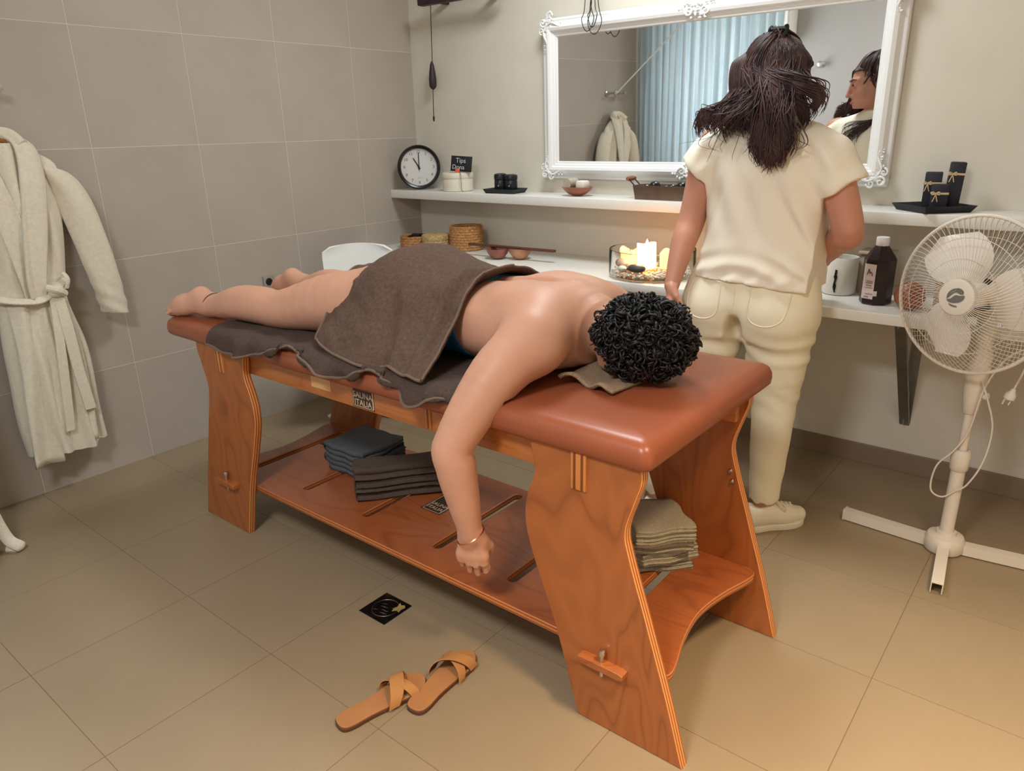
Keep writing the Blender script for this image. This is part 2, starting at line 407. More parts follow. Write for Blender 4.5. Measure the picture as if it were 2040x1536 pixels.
# ------------------------------------------------------------------ room
def tiles_on(parent, name, mesh_mb, mats, spots):
    proto = None
    for p in spots:
        if proto is None:
            o = make(name, mesh_mb, mats, parent, (0,0,0), False, 0); proto = o
        else:
            o = proto.copy(); COL.objects.link(o); o.parent = parent
        o.location = p
TP = 0.455; G = 0.0010
floor = struct('floor', MB().box((-.1, ROOM_Y-.1, -.12), (ROOM_X+.1, .1, -.0008)), m_fgrout)
fx = [3.0+TP*k for k in range(-7, 5)]; fy = [-2.29+0.457*k for k in range(-6, 6)]
sp = [(x, y, 0) for x in fx for y in fy if x > -.45 and x < ROOM_X and y < 0.0 and y > ROOM_Y-.4]
tiles_on(floor, 'tile', MB().box((G, G, -.01), (TP-G, .457-G, 0), bev=0.0004), m_ftile, sp)
wall_left = struct('wall_left', MB().box((-.12, ROOM_Y, 0), (-.0005, 0, ROOM_Z)), m_grout)
wy = [-0.435-0.460*k for k in range(-1, 9)]; wz = [0.4525*k for k in range(0, 7)]
tiles_on(wall_left, 'tile', MB().box((-.008, -0.460+G, G), (0, -G, .4525-G), bev=0.0003), m_tile,
         [(0, y, z) for y in wy for z in wz if z < ROOM_Z-.2 and y > ROOM_Y+.3])
wall_back = struct('wall_back', MB().box((-.12, 0, 0), (ROOM_X+.1, .12, ROOM_Z)), m_wall)
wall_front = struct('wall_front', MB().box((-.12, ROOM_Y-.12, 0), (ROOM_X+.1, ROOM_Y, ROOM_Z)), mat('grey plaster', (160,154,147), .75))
wall_right = struct('wall_right', MB().box((ROOM_X, ROOM_Y, 0), (ROOM_X+.12, 0, ROOM_Z)), m_wall)
ceiling = struct('ceiling', MB().box((-.12, ROOM_Y-.1, ROOM_Z), (ROOM_X+.1, .1, ROOM_Z+.1)), m_ceil)
baseboard_back = struct('baseboard_back', MB().box((0.0, -.012, 0), (ROOM_X, -0.0002, .085), bev=.002), m_base)
# door seen in the mirror
door = struct('door_1', MB().box((2.0, ROOM_Y+.001, 0), (2.88, ROOM_Y+.045, 2.1), bev=.004), mat('grey door', (196,190,180), 0.5))
part('door_handle', MB().lathe([(0,.0),(.028,.0),(.028,.012),(.012,.016),(.012,.045),(.03,.055),(.034,.075),(.024,.092),(0,.096)], (2.1, ROOM_Y+.045, 1.02), 20, axis=(0,1,0)), m_metal, door, 'chrome round knob')
# daylight window behind the white curtain, outside the frame
win = struct('window_1', MB().box((.0005, -3.95, .90), (.03, -2.95, .95)).box((.0005, -3.95, 2.10), (.03, -2.95, 2.15)).box((.0005, -4.0, .90), (.03, -3.95, 2.15)).box((.0005, -2.95, .90), (.03, -2.90, 2.15)), m_white)
part('pane', MB().box((.004, -3.95, .95), (.010, -2.95, 2.10)), mat('bright frosted pane', (235,245,255), .4, emit=(215,232,255), estr=2.5), win, 'frosted pane lit by daylight')
ld = bpy.data.lights.new('daylight', 'AREA'); ld.shape = 'RECTANGLE'; ld.size = 1.1; ld.size_y = 1.0; ld.energy = 22; ld.color = (.94, .98, 1.0)
lo = bpy.data.objects.new('daylight', ld); COL.objects.link(lo); lo.location = (.05, -3.45, 1.52); lo.rotation_euler = (0, -math.pi/2, 0)
# ceiling fixtures (above the frame; they light the room)
m_diff = mat('lit diffuser', (255,250,240), 0.5, emit=(255,248,236), estr=2.0)
for i, (x, y, s, wts, c, spr) in enumerate(LIGHTS):
    t = thing('ceiling_light', ['round ceiling light over the shelf corner', 'warm round ceiling light near the viewer', 'round ceiling light before the white curtain'][i], 'ceiling light', (x, y, ROOM_Z))
    part('housing', MB().lathe([(0,-.0005),(s*.55,-.0005),(s*.55,-.035),(s*.52,-.045),(s*.5,-.045)], (x, y, ROOM_Z), 48), m_white, t)
    part('diffuser', MB().lathe([(s*.5,-.044),(s*.3,-.05),(0,-.052)], (x, y, ROOM_Z), 48), m_diff, t)
    ld = bpy.data.lights.new('lamp', 'AREA'); ld.shape = 'DISK'; ld.size = s; ld.energy = wts; ld.color = c; ld.spread = math.radians(spr)
    lo = bpy.data.objects.new('lamp', ld); COL.objects.link(lo); lo.location = (0, 0, -.06); lo.parent = t

# shelves
us = thing('wall_shelf', 'long white upper shelf running along the cream wall under the mirror', 'shelf', (2.0, 0, 1.034))
part('board', MB().box((0.0005, -.232, 1.034), (3.7, -0.0005, 1.078), bev=.003), m_white, us)
lc = thing('wall_counter', 'long white lower counter below the upper shelf, on steel brackets', 'counter', (2.0, 0, .732))
part('board', MB().box((0.0005, -.5, .732), (3.9, -0.0005, .77), bev=.003), m_white, lc)
for x in (0.75, 2.755):
    b = MB()
    b.box((x-.02, -.006, .215), (x+.02, -.0006, .732)); b.box((x-.02, -.42, .726), (x+.02, 0, .732))
    b.box((x-.003, -.028, .215), (x+.003, -.004, .732)); b.box((x-.003, -.42, .704), (x+.003, -.004, .727))
    P = [(x-.016, -.008, .235), (x-.016, -.36, .715)]
    b.add([(x-.018,-.003,.225),(x+.018,-.003,.225),(x+.018,-.37,.722),(x-.018,-.37,.722),(x-.018,-.003,.205),(x+.018,-.003,.205),(x+.018,-.385,.705),(x-.018,-.385,.705)],
          [(0,1,2,3),(7,6,5,4),(0,4,5,1),(1,5,6,2),(2,6,7,3),(3,7,4,0)])
    part('bracket', b, m_galv, lc, 'grey folded steel bracket', smooth=False)

# ------------------------------------------------------------------ massage table
TX0, TX1, TY0, TY1 = .665, 2.632, -1.968, -1.268; PZ0, PZ1 = .715, .785
tb = thing('massage_table', 'wooden massage table with brown vinyl top, plywood legs and slatted lower shelf', 'massage table', (1.7225, -1.6475, 0))
def pad_mesh():
    mb = MB(); prof = [(.03,0),(.010,.003),(.002,.012),(0,.028),(.0015,.042),(.007,.055),(.018,.064),(.035,.0685),(.07,.070),(.15,.0705),(.30,.0705)]
    rings = []
    for ins, h in prof:
        x0, x1, y0, y1 = TX0+ins, TX1-ins, TY0+ins, TY1-ins; r = max(.026-ins*.4, .004); ring = []
        for cx, cy, a0 in ((x1-r, y1-r, 0), (x0+r, y1-r, 90), (x0+r, y0+r, 180), (x1-r, y0+r, 270)):
            for k in range(9):
                a = math.radians(a0+k*90/8); ring.append((cx+r*math.cos(a), cy+r*math.sin(a), PZ0+h))
        rings.append(ring)
    mb.grid(rings, cv=True); n = len(rings[0]); k = len(rings)
    mb.add(rings[0], [tuple(range(n-1, -1, -1))]); mb.add(rings[-1], [tuple(range(n))]); return mb
part('cushion_top', pad_mesh(), m_vinyl, tb, 'brown vinyl padded top')
# leg outlines (x, z); right legs, mirrored for the left ones
L_in = crom([(2.306,.735),(2.318,.69),(2.325,.635),(2.305,.575),(2.295,.52),(2.303,.455),(2.338,.353),(2.39,.215),(2.451,0.0)], 6)
L_out = crom([(2.738,0.0),(2.690,.17),(2.630,.357),(2.585,.495),(2.572,.56),(2.592,.635),(2.608,.69),(2.602,.735)], 6)
leg_r = [tuple(p) for p in L_in]+[tuple(p) for p in L_out]
leg_l = [(3.445-x, z) for x, z in leg_r]
legs = {}
for key, out, y in (('fr', leg_r, -1.936), ('fl', leg_l, -1.936), ('br', leg_r, -1.361), ('bl', leg_l, -1.361)):
    o_ = out if key[1] == 'r' else out[::-1]
    mb = plate([o_], .028, .004); mb.xf(basis((0, y, 0), (1,0,0), (0,0,1), (0,-1,0)))
    mats = [m_wood, m_plyY if key[0] == 'f' else ply('plywood edge back', 1, -1.375+1.6475, -1.347+1.6475, (220,146,84), (140,74,34), 3)]
    legs[key] = part('leg', mb, mats, tb, sharp=50)
for y in (-1.907, -1.390):
    r = part('rail', MB().box((.86, y-.014, .638), (2.585, y+.014, .716), bev=.003), m_wood3, tb)
    if y < -1.6:
        Y = y-.0145
        part('paper_sticker', MB().box((1.452, Y-.0006, .663), (1.546, Y+.0002, .709)), mat('old paper label', (206,158,108), .7, var=.06), r, 'faded pale paper sticker')
        part('logo_plate', MB().box((1.645, Y-.0008, .643), (1.738, Y, .7145)), m_label, r, 'dark square maker print')
        g = MB(); g.box((1.648, Y-.0014, .646), (1.734, Y-.0008, .6478)); g.box((1.648, Y-.0014, .646), (1.6495, Y-.0008, .712)); g.box((1.7325, Y-.0014, .648), (1.737, Y-.0008, .712))
        for i, w_ in enumerate(('SAUNA', 'ITALIA')):
            t_ = text(w_, .0255, .0003); t_.xf(basis((1.691, Y-.0013, .681-i*.023), (1,0,0), (0,0,1), (0,-1,0))); g.merge(t_)
        part('lettering', g, m_print, r, 'pale letters SAUNA ITALIA', smooth=False)
        for xx in (1.945,):
            mb = MB().box((xx, y-.0185, .646), (xx+.02, y+.01, .716), bev=.001); part('beam_end', mb, ply('beam end', 0, xx-1.7225, xx+.02-1.7225, (196,122,60), (120,58,24), 1), tb)
for x in (.94, 1.955, 2.45):
    part('cross_beam', MB().box((x-.014, -1.893, .66), (x+.014, -1.404, .716), bev=.002), m_wood3, tb)
for x in (2.432, .965):
    part('beam_end', MB().box((x, -1.956, .628), (x+.04, -1.92, .722), bev=.002), ply('tenon grain', 0, x-1.7225, x+.04-1.7225, (200,128,64), (120,58,22), 2), tb)
# lower shelf with slots and hollowed ends
y0, y1 = -1.9215, -1.3755
right = crom([(2.655, y0), (2.672, y0+.02), (2.668, y0+.06), (2.640, -1.76), (2.625, -1.648), (2.640, -1.536), (2.668, y1-.06), (2.672, y1-.02), (2.655, y1)], 5)
outl = [tuple(p) for p in right]+[(3.445-p[0], p[1]) for p in right[::-1]]
def slot(x):
    r = .016; a = [(x+r*math.cos(t), -1.43+r*math.sin(t)) for t in np.linspace(0, math.pi, 9)]
    b = [(x+r*math.cos(t), -1.82+r*math.sin(t)) for t in np.linspace(math.pi, 2*math.pi, 9)]; return (a+b)[::-1]
mb = plate([outl]+[slot(x) for x in (.905, 1.21, 1.53, 1.855, 2.145, 2.465)], .022, .003); mb.xf(basis((0, 0, .191), (1,0,0), (0,1,0), (0,0,1)))
shelf = part('lower_shelf', mb, [m_wood2, m_plyZ], tb, 'brown plywood shelf with long slots', sharp=50)
for yy, sgn in ((-1.95, -1), (-1.347, 1)):
    for x in (2.527, .918):
        mb = plate([[(x-.062, -.006), (x-.05, -.010), (x+.05, -.010), (x+.062, -.006), (x+.062, .006), (x+.05, .010), (x-.05, .010), (x-.062, .006)]], .03, .002)
        mb.xf(basis((0, yy+sgn*.010, .193), (1,0,0), (0,0,1), (0,-1,0)))
        tn = part('tenon', mb, [m_wood, m_wood], shelf, sharp=50)
        part('pin', MB().lathe([(0,-.032),(.004,-.031),(.0055,-.028),(.0055,.026),(.008,.028),(.009,.036),(.007,.042),(0,.044)], (x, yy+sgn*.012, .194), 12), m_metal, shelf, 'satin metal locking pin')
g = MB().box((1.640, -1.684, .2021), (1.728, -1.572, .2026)); lp = part('logo_plate', g, m_label, shelf, 'dark square maker print')
g = MB(); g.box((1.645, -1.680, .2026), (1.723, -1.678, .203)); g.box((1.645, -1.680, .2026), (1.647, -1.576, .203)); g.box((1.719, -1.680, .2026), (1.723, -1.576, .203)); g.box((1.645, -1.578, .2026), (1.723, -1.576, .203))
for i, w_ in enumerate(('SAUNA', 'ITALIA')):
    t_ = text(w_, .0235, .0002); t_.xf(basis((1.683, -1.635-i*.024, .2029), (1,0,0), (0,1,0), (0,0,1))); g.merge(t_)
part('lettering', g, m_print, shelf, 'pale letters SAUNA ITALIA', smooth=False)
for z in (.452, .483):
    for x in (2.572-.0, ):
        part('bolt', MB().lathe([(0,.006),(.004,.006),(.006,.003),(.0065,0),(0,0)], (x+(.483-z)*.2, -1.3752, z), 14, axis=(0,-1,0)), m_metal, legs['br'], 'small brass bolt head')
# ------------------------------------------------------------------ people: shared helpers
def nv(v): v = np.array(v, float); return v/np.linalg.norm(v)
def add_hand(F, wrist, along, back, thumb_side, curl=(35, 45, 30), s=1.0, spread=0.05, thumb_curl=20, wr=.026):
    """palm and five fingers; along = wrist->knuckles, back = back-of-hand normal, thumb_side = towards the thumb"""
    w = np.array(wrist, float); a = nv(along); b = nv(np.array(back)-a*np.dot(back, a)); t = nv(np.array(thumb_side)-a*np.dot(thumb_side, a)-b*np.dot(thumb_side, b))
    kn = []
    for i, (off, ln) in enumerate(((.0295, .082), (.0098, .086), (-.0098, .082), (-.0285, .074))):
        k = w+a*ln*s+t*off*s+b*(.004-.003*abs(i-1.2))*s; kn.append(k)
        F.cone(w+t*off*.55*s, k, .0165*s, .0125*s, .012*s)
    F.cone(kn[0]-a*.02*s, kn[3]-a*.015*s, .012*s, .011*s, .012*s)
    for i in range(3): F.carve((kn[i]+kn[i+1])/2+a*.012*s, (.0022*s, .014*s, .013*s), .004, np.stack([t, b, a], 1))
    for i, (L, r) in enumerate(((.072, .0086), (.080, .0087), (.074, .0084), (.058, .0074))):
        d = nv(a+t*spread*(1.2-i)); p = kn[i]; ang = 0
        for q, fr in enumerate((.46, .30, .24)):
            ang += math.radians(curl[q]*(1+.06*(i-1))); e = nv(d*math.cos(ang)-b*math.sin(ang)); n_ = p+e*L*fr*s
            F.cone(p, n_, r*s*(1-.1*q), r*s*(.92-.1*q), .0012*s); p = n_
    c = math.radians(thumb_curl); b0 = w+a*.018*s+t*.024*s-b*.006*s
    e1 = nv(a*.74+t*.42-b*.45); p1 = b0+e1*.036*s; e2 = nv(a*.9+t*.25*math.cos(c)-b*.35); p2 = p1+nv(a*.85-b*.5)*.030*s; p3 = p2+nv(a*.95-b*.3-t*.1)*.024*s
    F.chain([w+a*.008*s+t*.012*s, b0, p1], [.016*s, .0165*s, .0115*s], .012*s); F.chain([p1, p2, p3], [.0108*s, .0096*s, .0076*s], .003*s)
def add_head(F, c, fdir, up, s=1.0, ears=True):
    """cranium, face, jaw, nose, lips, brow, eye hollows; returns the local frame"""
    f = nv(fdir); u = nv(np.array(up)-f*np.dot(up, f)); r = np.cross(f, u); R = np.stack([r, f, u], 1); c = np.array(c, float)
    P = lambda x, y, z: c+(r*x+f*y+u*z)*s
    F.ell(P(0, -.012, .030), (.074*s, .094*s, .082*s), .02, R)
    F.ell(P(0, .030, -.025), (.060*s, .064*s, .085*s), .03, R)
    F.ell(P(0, .048, -.070), (.044*s, .044*s, .042*s), .03, R)
    F.ell(P(0, .078, -.098), (.020*s, .016*s, .016*s), .02, R)
    for q in (-1, 1):
        F.ell(P(q*.040, .062, -.032), (.024*s, .022*s, .024*s), .02, R)
        F.cone(P(q*.012, .088, .020), P(q*.045, .070, .020), .009*s, .008*s, .012)
        F.carve(P(q*.031, .101, .004), (.017*s, .014*s, .012*s), .012, R)
        F.ell(P(q*.031, .082, .003), (.0135*s, .012*s, .0115*s), .004, R)
        F.cone(P(q*.010, .098, -.040), P(q*.012, .094, -.042), .0075*s, .007*s, .006)
        if ears:
            F.ell(P(q*.076, -.008, -.012), (.008*s, .019*s, .031*s), .006, R); F.carve(P(q*.086, -.004, -.010), (.008*s, .010*s, .018*s), .004, R)
    F.cone(P(0, .092, .012), P(0, .113, -.036), .0075*s, .0105*s, .010)
    F.cone(P(-.020, .089, -.066), P(.020, .089, -.066), .0055*s, .0055*s, .008); F.cone(P(-.017, .088, -.077), P(.017, .088, -.077), .0065*s, .0065*s, .008)
    F.cone(P(-.012, .098, -.0665), P(.012, .098, -.0665), .004*s, .004*s, .005)
    return P, R
# ------------------------------------------------------------------ the person lying on the table
TOPZ = .7856
pt = thing('person', 'person lying face down on the massage table, bare back, arm hanging over the edge', 'person', (1.7, -1.62, TOPZ))
torso = [  # x, cy, cz, ry, rz
    (1.40, -1.625, .872, .160, .086), (1.52, -1.622, .890, .190, .106), (1.64, -1.618, .905, .202, .128), (1.76, -1.612, .897, .196, .114),
    (1.88, -1.608, .888, .188, .104), (1.98, -1.606, .890, .194, .108), (2.08, -1.604, .893, .202, .114), (2.16, -1.603, .892, .200, .112),
    (2.22, -1.604, .888, .165, .098), (2.275, -1.606, .882, .095, .076)]
B = Field((.62, -2.10, .27), (2.56, -1.24, 1.05), .0038)
B.loft(0, torso, .03, n=2.35)
# shoulder blades, spine line, buttocks
for q in (-1, 1):
    B.ell((2.10, -1.604+q*.095, .972), (.075, .055, .034), .05); B.ell((1.63, -1.618+q*.085, .955), (.11, .085, .075), .05)
B.ell((2.20, -1.72, .925), (.06, .085, .055), .05); B.ell((2.20, -1.49, .925), (.06, .085, .055), .05)
for x in np.arange(1.86, 2.24, .04): B.carve((x, -1.606, 1.012), (.05, .012, .016), .03)
# neck and head (face down)
B.chain([(2.20, -1.605, .925), (2.30, -1.608, .905), (2.38, -1.612, .885)], [.085, .066, .062], .04)
hc = (2.418, -1.615, .882); add_head(B, hc, (-.10, -.22, -.97), (1, -.03, -.05), .96)
# near arm: over the edge
sh, el, wrp = (2.215, -1.800, .897), (2.142, -2.018, .690), (2.165, -2.004, .440)
ARM = ([sh, (2.188, -1.915, .835), el, (2.148, -2.026, .625), (2.158, -2.016, .53), wrp], [.076, .067, .0505, .0495, .040, .0285])
B.chain([(2.18, -1.70, .915), sh], [.085, .077], .05)
B.chain(*ARM, .035, n=6)
# far arm along the side
B.chain([(2.18, -1.50, .91), (2.20, -1.405, .885), (1.98, -1.345, .842), (1.74, -1.335, .825)], [.08, .068, .048, .032], .035)
# legs
for pts, rs in (([(1.52, -1.715, .893), (1.36, -1.765, .880), (1.19, -1.815, .848), (1.10, -1.832, .853), (1.00, -1.848, .852), (.90, -1.865, .834), (.835, -1.874, .831)], [.108, .090, .064, .063, .059, .044, .038]),
                ([(1.52, -1.525, .893), (1.36, -1.515, .880), (1.19, -1.500, .848), (1.10, -1.492, .853), (1.00, -1.485, .852), (.90, -1.480, .836), (.835, -1.480, .833)], [.108, .090, .064, .062, .058, .044, .038])):
    B.chain(pts, rs, .03)
def foot(F, ank, heel, toe, k=.02):
    ank, heel, toe = map(np.array, (ank, heel, toe)); d = toe-heel
    F.chain([ank, heel], [.037, .033], k); F.cone(heel, heel+d*.55, .033, .031, k); F.cone(ank, heel+d*.6, .036, .028, k); F.cone(heel+d*.5, heel+d*.86, .033, .025, k)
    s_ = nv(np.cross(d, (0, 0, 1)))
    for i in range(5):
        o = s_*(.026-.013*i); F.cone(heel+d*.82+o, heel+d*(1.0-.025*i)+o*1.1+np.array((0, 0, -.004)), .012-.0009*i, .0105-.0009*i, .004)
foot(B, (.835, -1.874, .831), (.790, -1.876, .853), (.672, -1.944, .797)); foot(B, (.835, -1.480, .833), (.785, -1.487, .858), (.672, -1.505, .797))
B.ell((2.120, -2.040, .672), (.020, .018, .024), .02)
add_hand(B, wrp, (-.02, .05, -1), (.48, -.86, .16), (.86, .48, 0), curl=(16, 58, 50), s=1.02, thumb_curl=60, spread=.02)
B.cut(lambda X, Y, Z: ((TOPZ+.004)-Z + np.where(Y < -1.945, -.5, 0.) + np.where(X < .69, -.5, 0.)).astype(np.float32))
bmb = B.mesh()
part('body', bmb, m_skin, pt, 'bare fair skin', sharp=None)
# moles
mb = MB()
for p in ((1175, .975),): pass
for p_, r_m in (((2.192, -1.560, .9985), .0040), ((2.185, -1.512, .997), .002), ((2.135, -1.545, 1.005), .002)): part('mole', MB().sphere(p_, (r_m, r_m, r_m*.6)), mat('mole', (70,40,32), .5), pt)
# trunks
T = Field((1.36, -1.86, .78), (2.0, -1.36, 1.07), .0055)
T.loft(0, torso, .03, n=2.35, off=.004)
for q in (-1, 1): T.ell((1.63, -1.618+q*.085, .955), (.114, .089, .079), .05)
T.cut(lambda X, Y, Z: np.maximum(np.maximum(X-(1.955+.25*(.85-Z)), 1.62-X), TOPZ+.004-Z)+0*Y)
part('trunks', T.mesh(), m_blue, pt, 'petrol blue waistband of the trunks')
# jewellery
def ring_around(c, n, r1, r2, tr, k=36, tilt=0):
    n = Vector(n).normalized(); a = n.orthogonal().normalized(); b = n.cross(a); c = Vector(c)
    return MB().tube([c+a*(r1*math.cos(2*math.pi*i/k))+b*(r2*math.sin(2*math.pi*i/k)) for i in range(k)], tr, 6, closed=True)
part('bracelet', ring_around((2.165, -2.004, .437), (-.40, -.33, 1), .0375, .0375, .0017), mat('rose gold', (230,150,110), .25, metal=1.0), pt, 'thin rose gold bracelet')
part('anklet', ring_around((.862, -1.870, .832), (.95, -.15, -.18), .0425, .0425, .002), mat('dark cord', (84,60,40), .7), pt, 'thin dark cord anklet')
# curly hair
hcen = np.array((2.412, -1.612, .893)); hr = np.array((.128, .106, .099))
hb = MB().sphere(hcen, tuple(hr*.945), 28, 18)
hb.v = [(x, max(y, -1.668) if (x < 2.375 and z < .872) else y, z) for x, y, z in hb.v]
hb.v = [(x, y, max(z, .797) if x > 2.33 else max(z, .868-(2.33-x)*.1)) for x, y, z in hb.v]
n_c = 0
while n_c < 1900:
    d = nv(RNG.normal(size=3)); p = hcen+d*hr*(RNG.uniform(.86, 1.05) if RNG.uniform() < .95 else RNG.uniform(1.05, 1.12))
    if p[2] < (.800 if p[0] < 2.37 else .79) or (p[0] < 2.318 and p[2] < .885) or (p[0] < 2.365 and p[1] < -1.655 and p[2] < .868): continue
    n_c += 1
    t1 = nv(np.cross(d, RNG.normal(size=3))); t2 = np.cross(d, t1)
    R_ = RNG.uniform(.006, .0130); turns = RNG.uniform(.7, 1.5); L = RNG.uniform(.012, .036); tr = RNG.uniform(.0018, .0036); ph = RNG.uniform(0, 6.28); K = 11
    ax = nv(t1+d*RNG.uniform(-.1, .45)); b1 = nv(np.cross(ax, t2)); b2 = np.cross(ax, b1)
    path = []
    for i in range(K):
        s_ = i/(K-1); th = ph+turns*2*math.pi*s_
        q = p+ax*L*(s_-.3)+(b1*math.cos(th)+b2*math.sin(th))*R_*(1-.25*s_)
        if q[2] < TOPZ+.012: q[2] = TOPZ+.012
        path.append(tuple(q))
    hb.tube(path, [tr*(.7+.5*math.sin(math.pi*min(1, i/(K-1)+.1))) for i in range(K)], 5, cap=True)
part('hair', hb, m_hairb, pt, 'short black curly hair', sharp=None)

# ------------------------------------------------------------------ towels on the table
def sheet(P, thick):
    """closed thin cloth from a grid of points: top layer = P, lower layer offset along the normal"""
    P = np.asarray(P, float); du = np.gradient(P, axis=0); dv = np.gradient(P, axis=1); N = np.cross(du, dv)
    N /= np.maximum(np.linalg.norm(N, axis=2, keepdims=True), 1e-9)
    Q = P-N*thick; nu, nv_ = P.shape[:2]; mb = MB(); mb.grid(P); o = nu*nv_
    mb.v += [tuple(q) for q in Q.reshape(-1, 3)]
    for i in range(nu-1):
        for j in range(nv_-1):
            a, b, c, d = i*nv_+j, (i+1)*nv_+j, (i+1)*nv_+j+1, i*nv_+j+1; mb.f.append((o+d, o+c, o+b, o+a)); mb.m.append(0)
    rim = [i*nv_ for i in range(nu)]+[(nu-1)*nv_+j for j in range(1, nv_)]+[i*nv_+nv_-1 for i in range(nu-2, -1, -1)]+[j for j in range(nv_-2, 0, -1)]
    for a, b in zip(rim, rim[1:]+rim[:1]): mb.f.append((b, a, o+a, o+b)); mb.m.append(0)
    return mb
# under towel: lies on the cushion, its near side falls over the edge in scallops
nx, ny = 240, 70
xs = np.linspace(.985, 2.135, nx); hz_x = [.985, 1.05, 1.13, 1.24, 1.34, 1.41, 1.445, 1.49, 1.56, 1.635, 1.70, 1.765, 1.81, 1.88, 1.95, 1.985, 2.03, 2.07, 2.135]
hz = [.738, .722, .722, .742, .768, .795, .806, .790, .762, .742, .756, .792, .794, .764, .734, .738, .762, .768, .745]
hem = cint(hz_x, hz, xs); P = np.zeros((nx, ny, 3)); bottom = []
for i, x in enumerate(xs):
    wob = .010*math.sin(x*31)+.006*math.sin(x*57+1); drop = max(.004, .800-hem[i])
    # path: flat from y=-1.36 to the edge, round over it, then down
    pth = [(-1.37, TOPZ+.004), (-1.60, TOPZ+.004), (-1.80, TOPZ+.005), (-1.90, TOPZ+.006+.004*math.sin(x*40))]
    lift = max(0, hem[i]-.775)
    pth += [(-1.945, TOPZ+.006+lift*.3), (-1.968-.2*lift, TOPZ-.004+lift*.4), (-1.981+wob*.4, TOPZ-.02+lift*.8), (-1.984+wob*.8, min(hem[i]+.02, TOPZ-.028+lift)), (-1.986+wob*1.3, hem[i])]
    if hem[i] > .785: pth[-1] = (-1.972, hem[i]-.004); pth[-2] = (-1.968, TOPZ+.012); pth[-3] = (-1.96, TOPZ+.014)
    pp = np.array(crom(pth, 12)); L = np.r_[0, np.cumsum(np.linalg.norm(np.diff(pp, axis=0), axis=1))]; s_ = np.linspace(0, 1, ny)**.7*L[-1]
    P[i, :, 0] = x+.01*np.sin(np.linspace(0, 4, ny)+x*9)*np.linspace(0, 1, ny); P[i, :, 1] = np.interp(s_, L, pp[:, 0]); P[i, :, 2] = np.interp(s_, L, pp[:, 1])
P[:, :, 2] += .0012*noise2(P[:, :, 0]*1.0, P[:, :, 1], 3, 4, 60)
ut = thing('bath_towel', 'dark taupe terry towel spread under the lying person, edge hanging in scallops', 'towel', (1.55, -1.7, TOPZ))
part('cloth', sheet(P[:, ::-1], .006), m_towel2, ut, sharp=None)
part('hem_band', MB().tube([tuple(p) for p in P[::2, -1]+np.array((0, -.001, 0))], .0042, 6), m_hem, ut, 'paler stitched hem')
# covering towel
nx, ny = 200, 210
P = np.zeros((nx, ny, 3)); us_ = np.linspace(0, 1, nx); tr_ = np.array(torso)
ang = np.linspace(0.02, 1, ny)
hemx = [1.49, 1.55, 1.62, 1.70, 1.78, 1.84, 1.90, 1.96, 2.02]
for i, u in enumerate(us_):
    # near edge runs 1.47..2.0, top runs 1.40..1.86, far edge 1.38..1.88
    for_ = []
    xn, xt, xf_ = 1.470+.520*u, 1.385+.580*u, 1.34+.64*u
    xb = xt
    cy = cint(tr_[:, 0], tr_[:, 1], xb); cz = cint(tr_[:, 0], tr_[:, 2], xb); ry = cint(tr_[:, 0], tr_[:, 3], xb)+.020; rz = cint(tr_[:, 0], tr_[:, 4], xb)+.020
    bump = .018*math.exp(-((xb-1.63)/.12)**2); sag = .0
    hz_ = cint([1.475, 1.53, 1.60, 1.68, 1.74, 1.79, 1.83, 1.90, 1.97, 2.02], [.812, .806, .800, .797, .795, .796, .803, .801, .797, .797], xn)
    hy_ = cint([1.475, 1.53, 1.60, 1.68, 1.74, 1.79, 1.83, 1.90, 1.97, 2.02], [-1.90, -1.925, -1.945, -1.96, -1.968, -1.962, -1.945, -1.965, -1.972, -1.975], xn)
    pth = []
    for th in np.linspace(-.05*math.pi, .80*math.pi, 16):
        c_, s_ = math.cos(th), math.sin(th); y = cy+np.sign(c_)*abs(c_)**.85*ry; z = cz+np.sign(s_)*abs(s_)**.85*(rz+bump); pth.append((y, max(z, TOPZ+.012)))
    yl, zl = pth[-1]
    for q in (.35, .7, 1.0): pth.append((yl+(hy_-yl)*q-.015*math.sin(math.pi*q), zl+(hz_-zl)*(q**.75)))
    pp = np.array(crom(pth, 10)); L = np.r_[0, np.cumsum(np.linalg.norm(np.diff(pp, axis=0), axis=1))]; s_ = ang*L[-1]
    w = s_/L[-1]
    P[i, :, 0] = np.where(w < .42, xf_+(xt-xf_)*sstep(0, .42, w), xt+(xn-xt)*sstep(.42, 1, w)); P[i, :, 1] = np.interp(s_, L, pp[:, 0]); P[i, :, 2] = np.interp(s_, L, pp[:, 1])
for _ in range(10): P[:, 1:-1] = .5*P[:, 1:-1]+.25*(P[:, :-2]+P[:, 2:])
for _ in range(6): P[1:-1] = .5*P[1:-1]+.25*(P[:-2]+P[2:])
# folds: diagonal drapes near the waist and gentle random unevenness
W = ang[None, :]; U = us_[:, None]
fold = .009*np.exp(-((U-.80-.12*W)/.045)**2)*sstep(.3, .5, W)-.008*np.exp(-((U-.90-.05*W)/.04)**2)*sstep(.25, .5, W)*sstep(1.0, .75, W)
fold += .006*np.exp(-((U-.62-.25*(W-.6))/.05)**2)*sstep(.55, .75, W)-.006*np.exp(-((U-.55-.3*(W-.6))/.06)**2)*sstep(.6, .8, W)
fold *= 1.9
fold += .005*noise2(U*1.0, W*1.4, 11, 4, 9)
du = np.gradient(P, axis=0); dv = np.gradient(P, axis=1); N = np.cross(dv, du); N /= np.linalg.norm(N, axis=2, keepdims=True)
P = P+N*(fold+.0004*noise2(P[:, :, 0], P[:, :, 1]+P[:, :, 2], 5, 4, 160))[:, :, None]
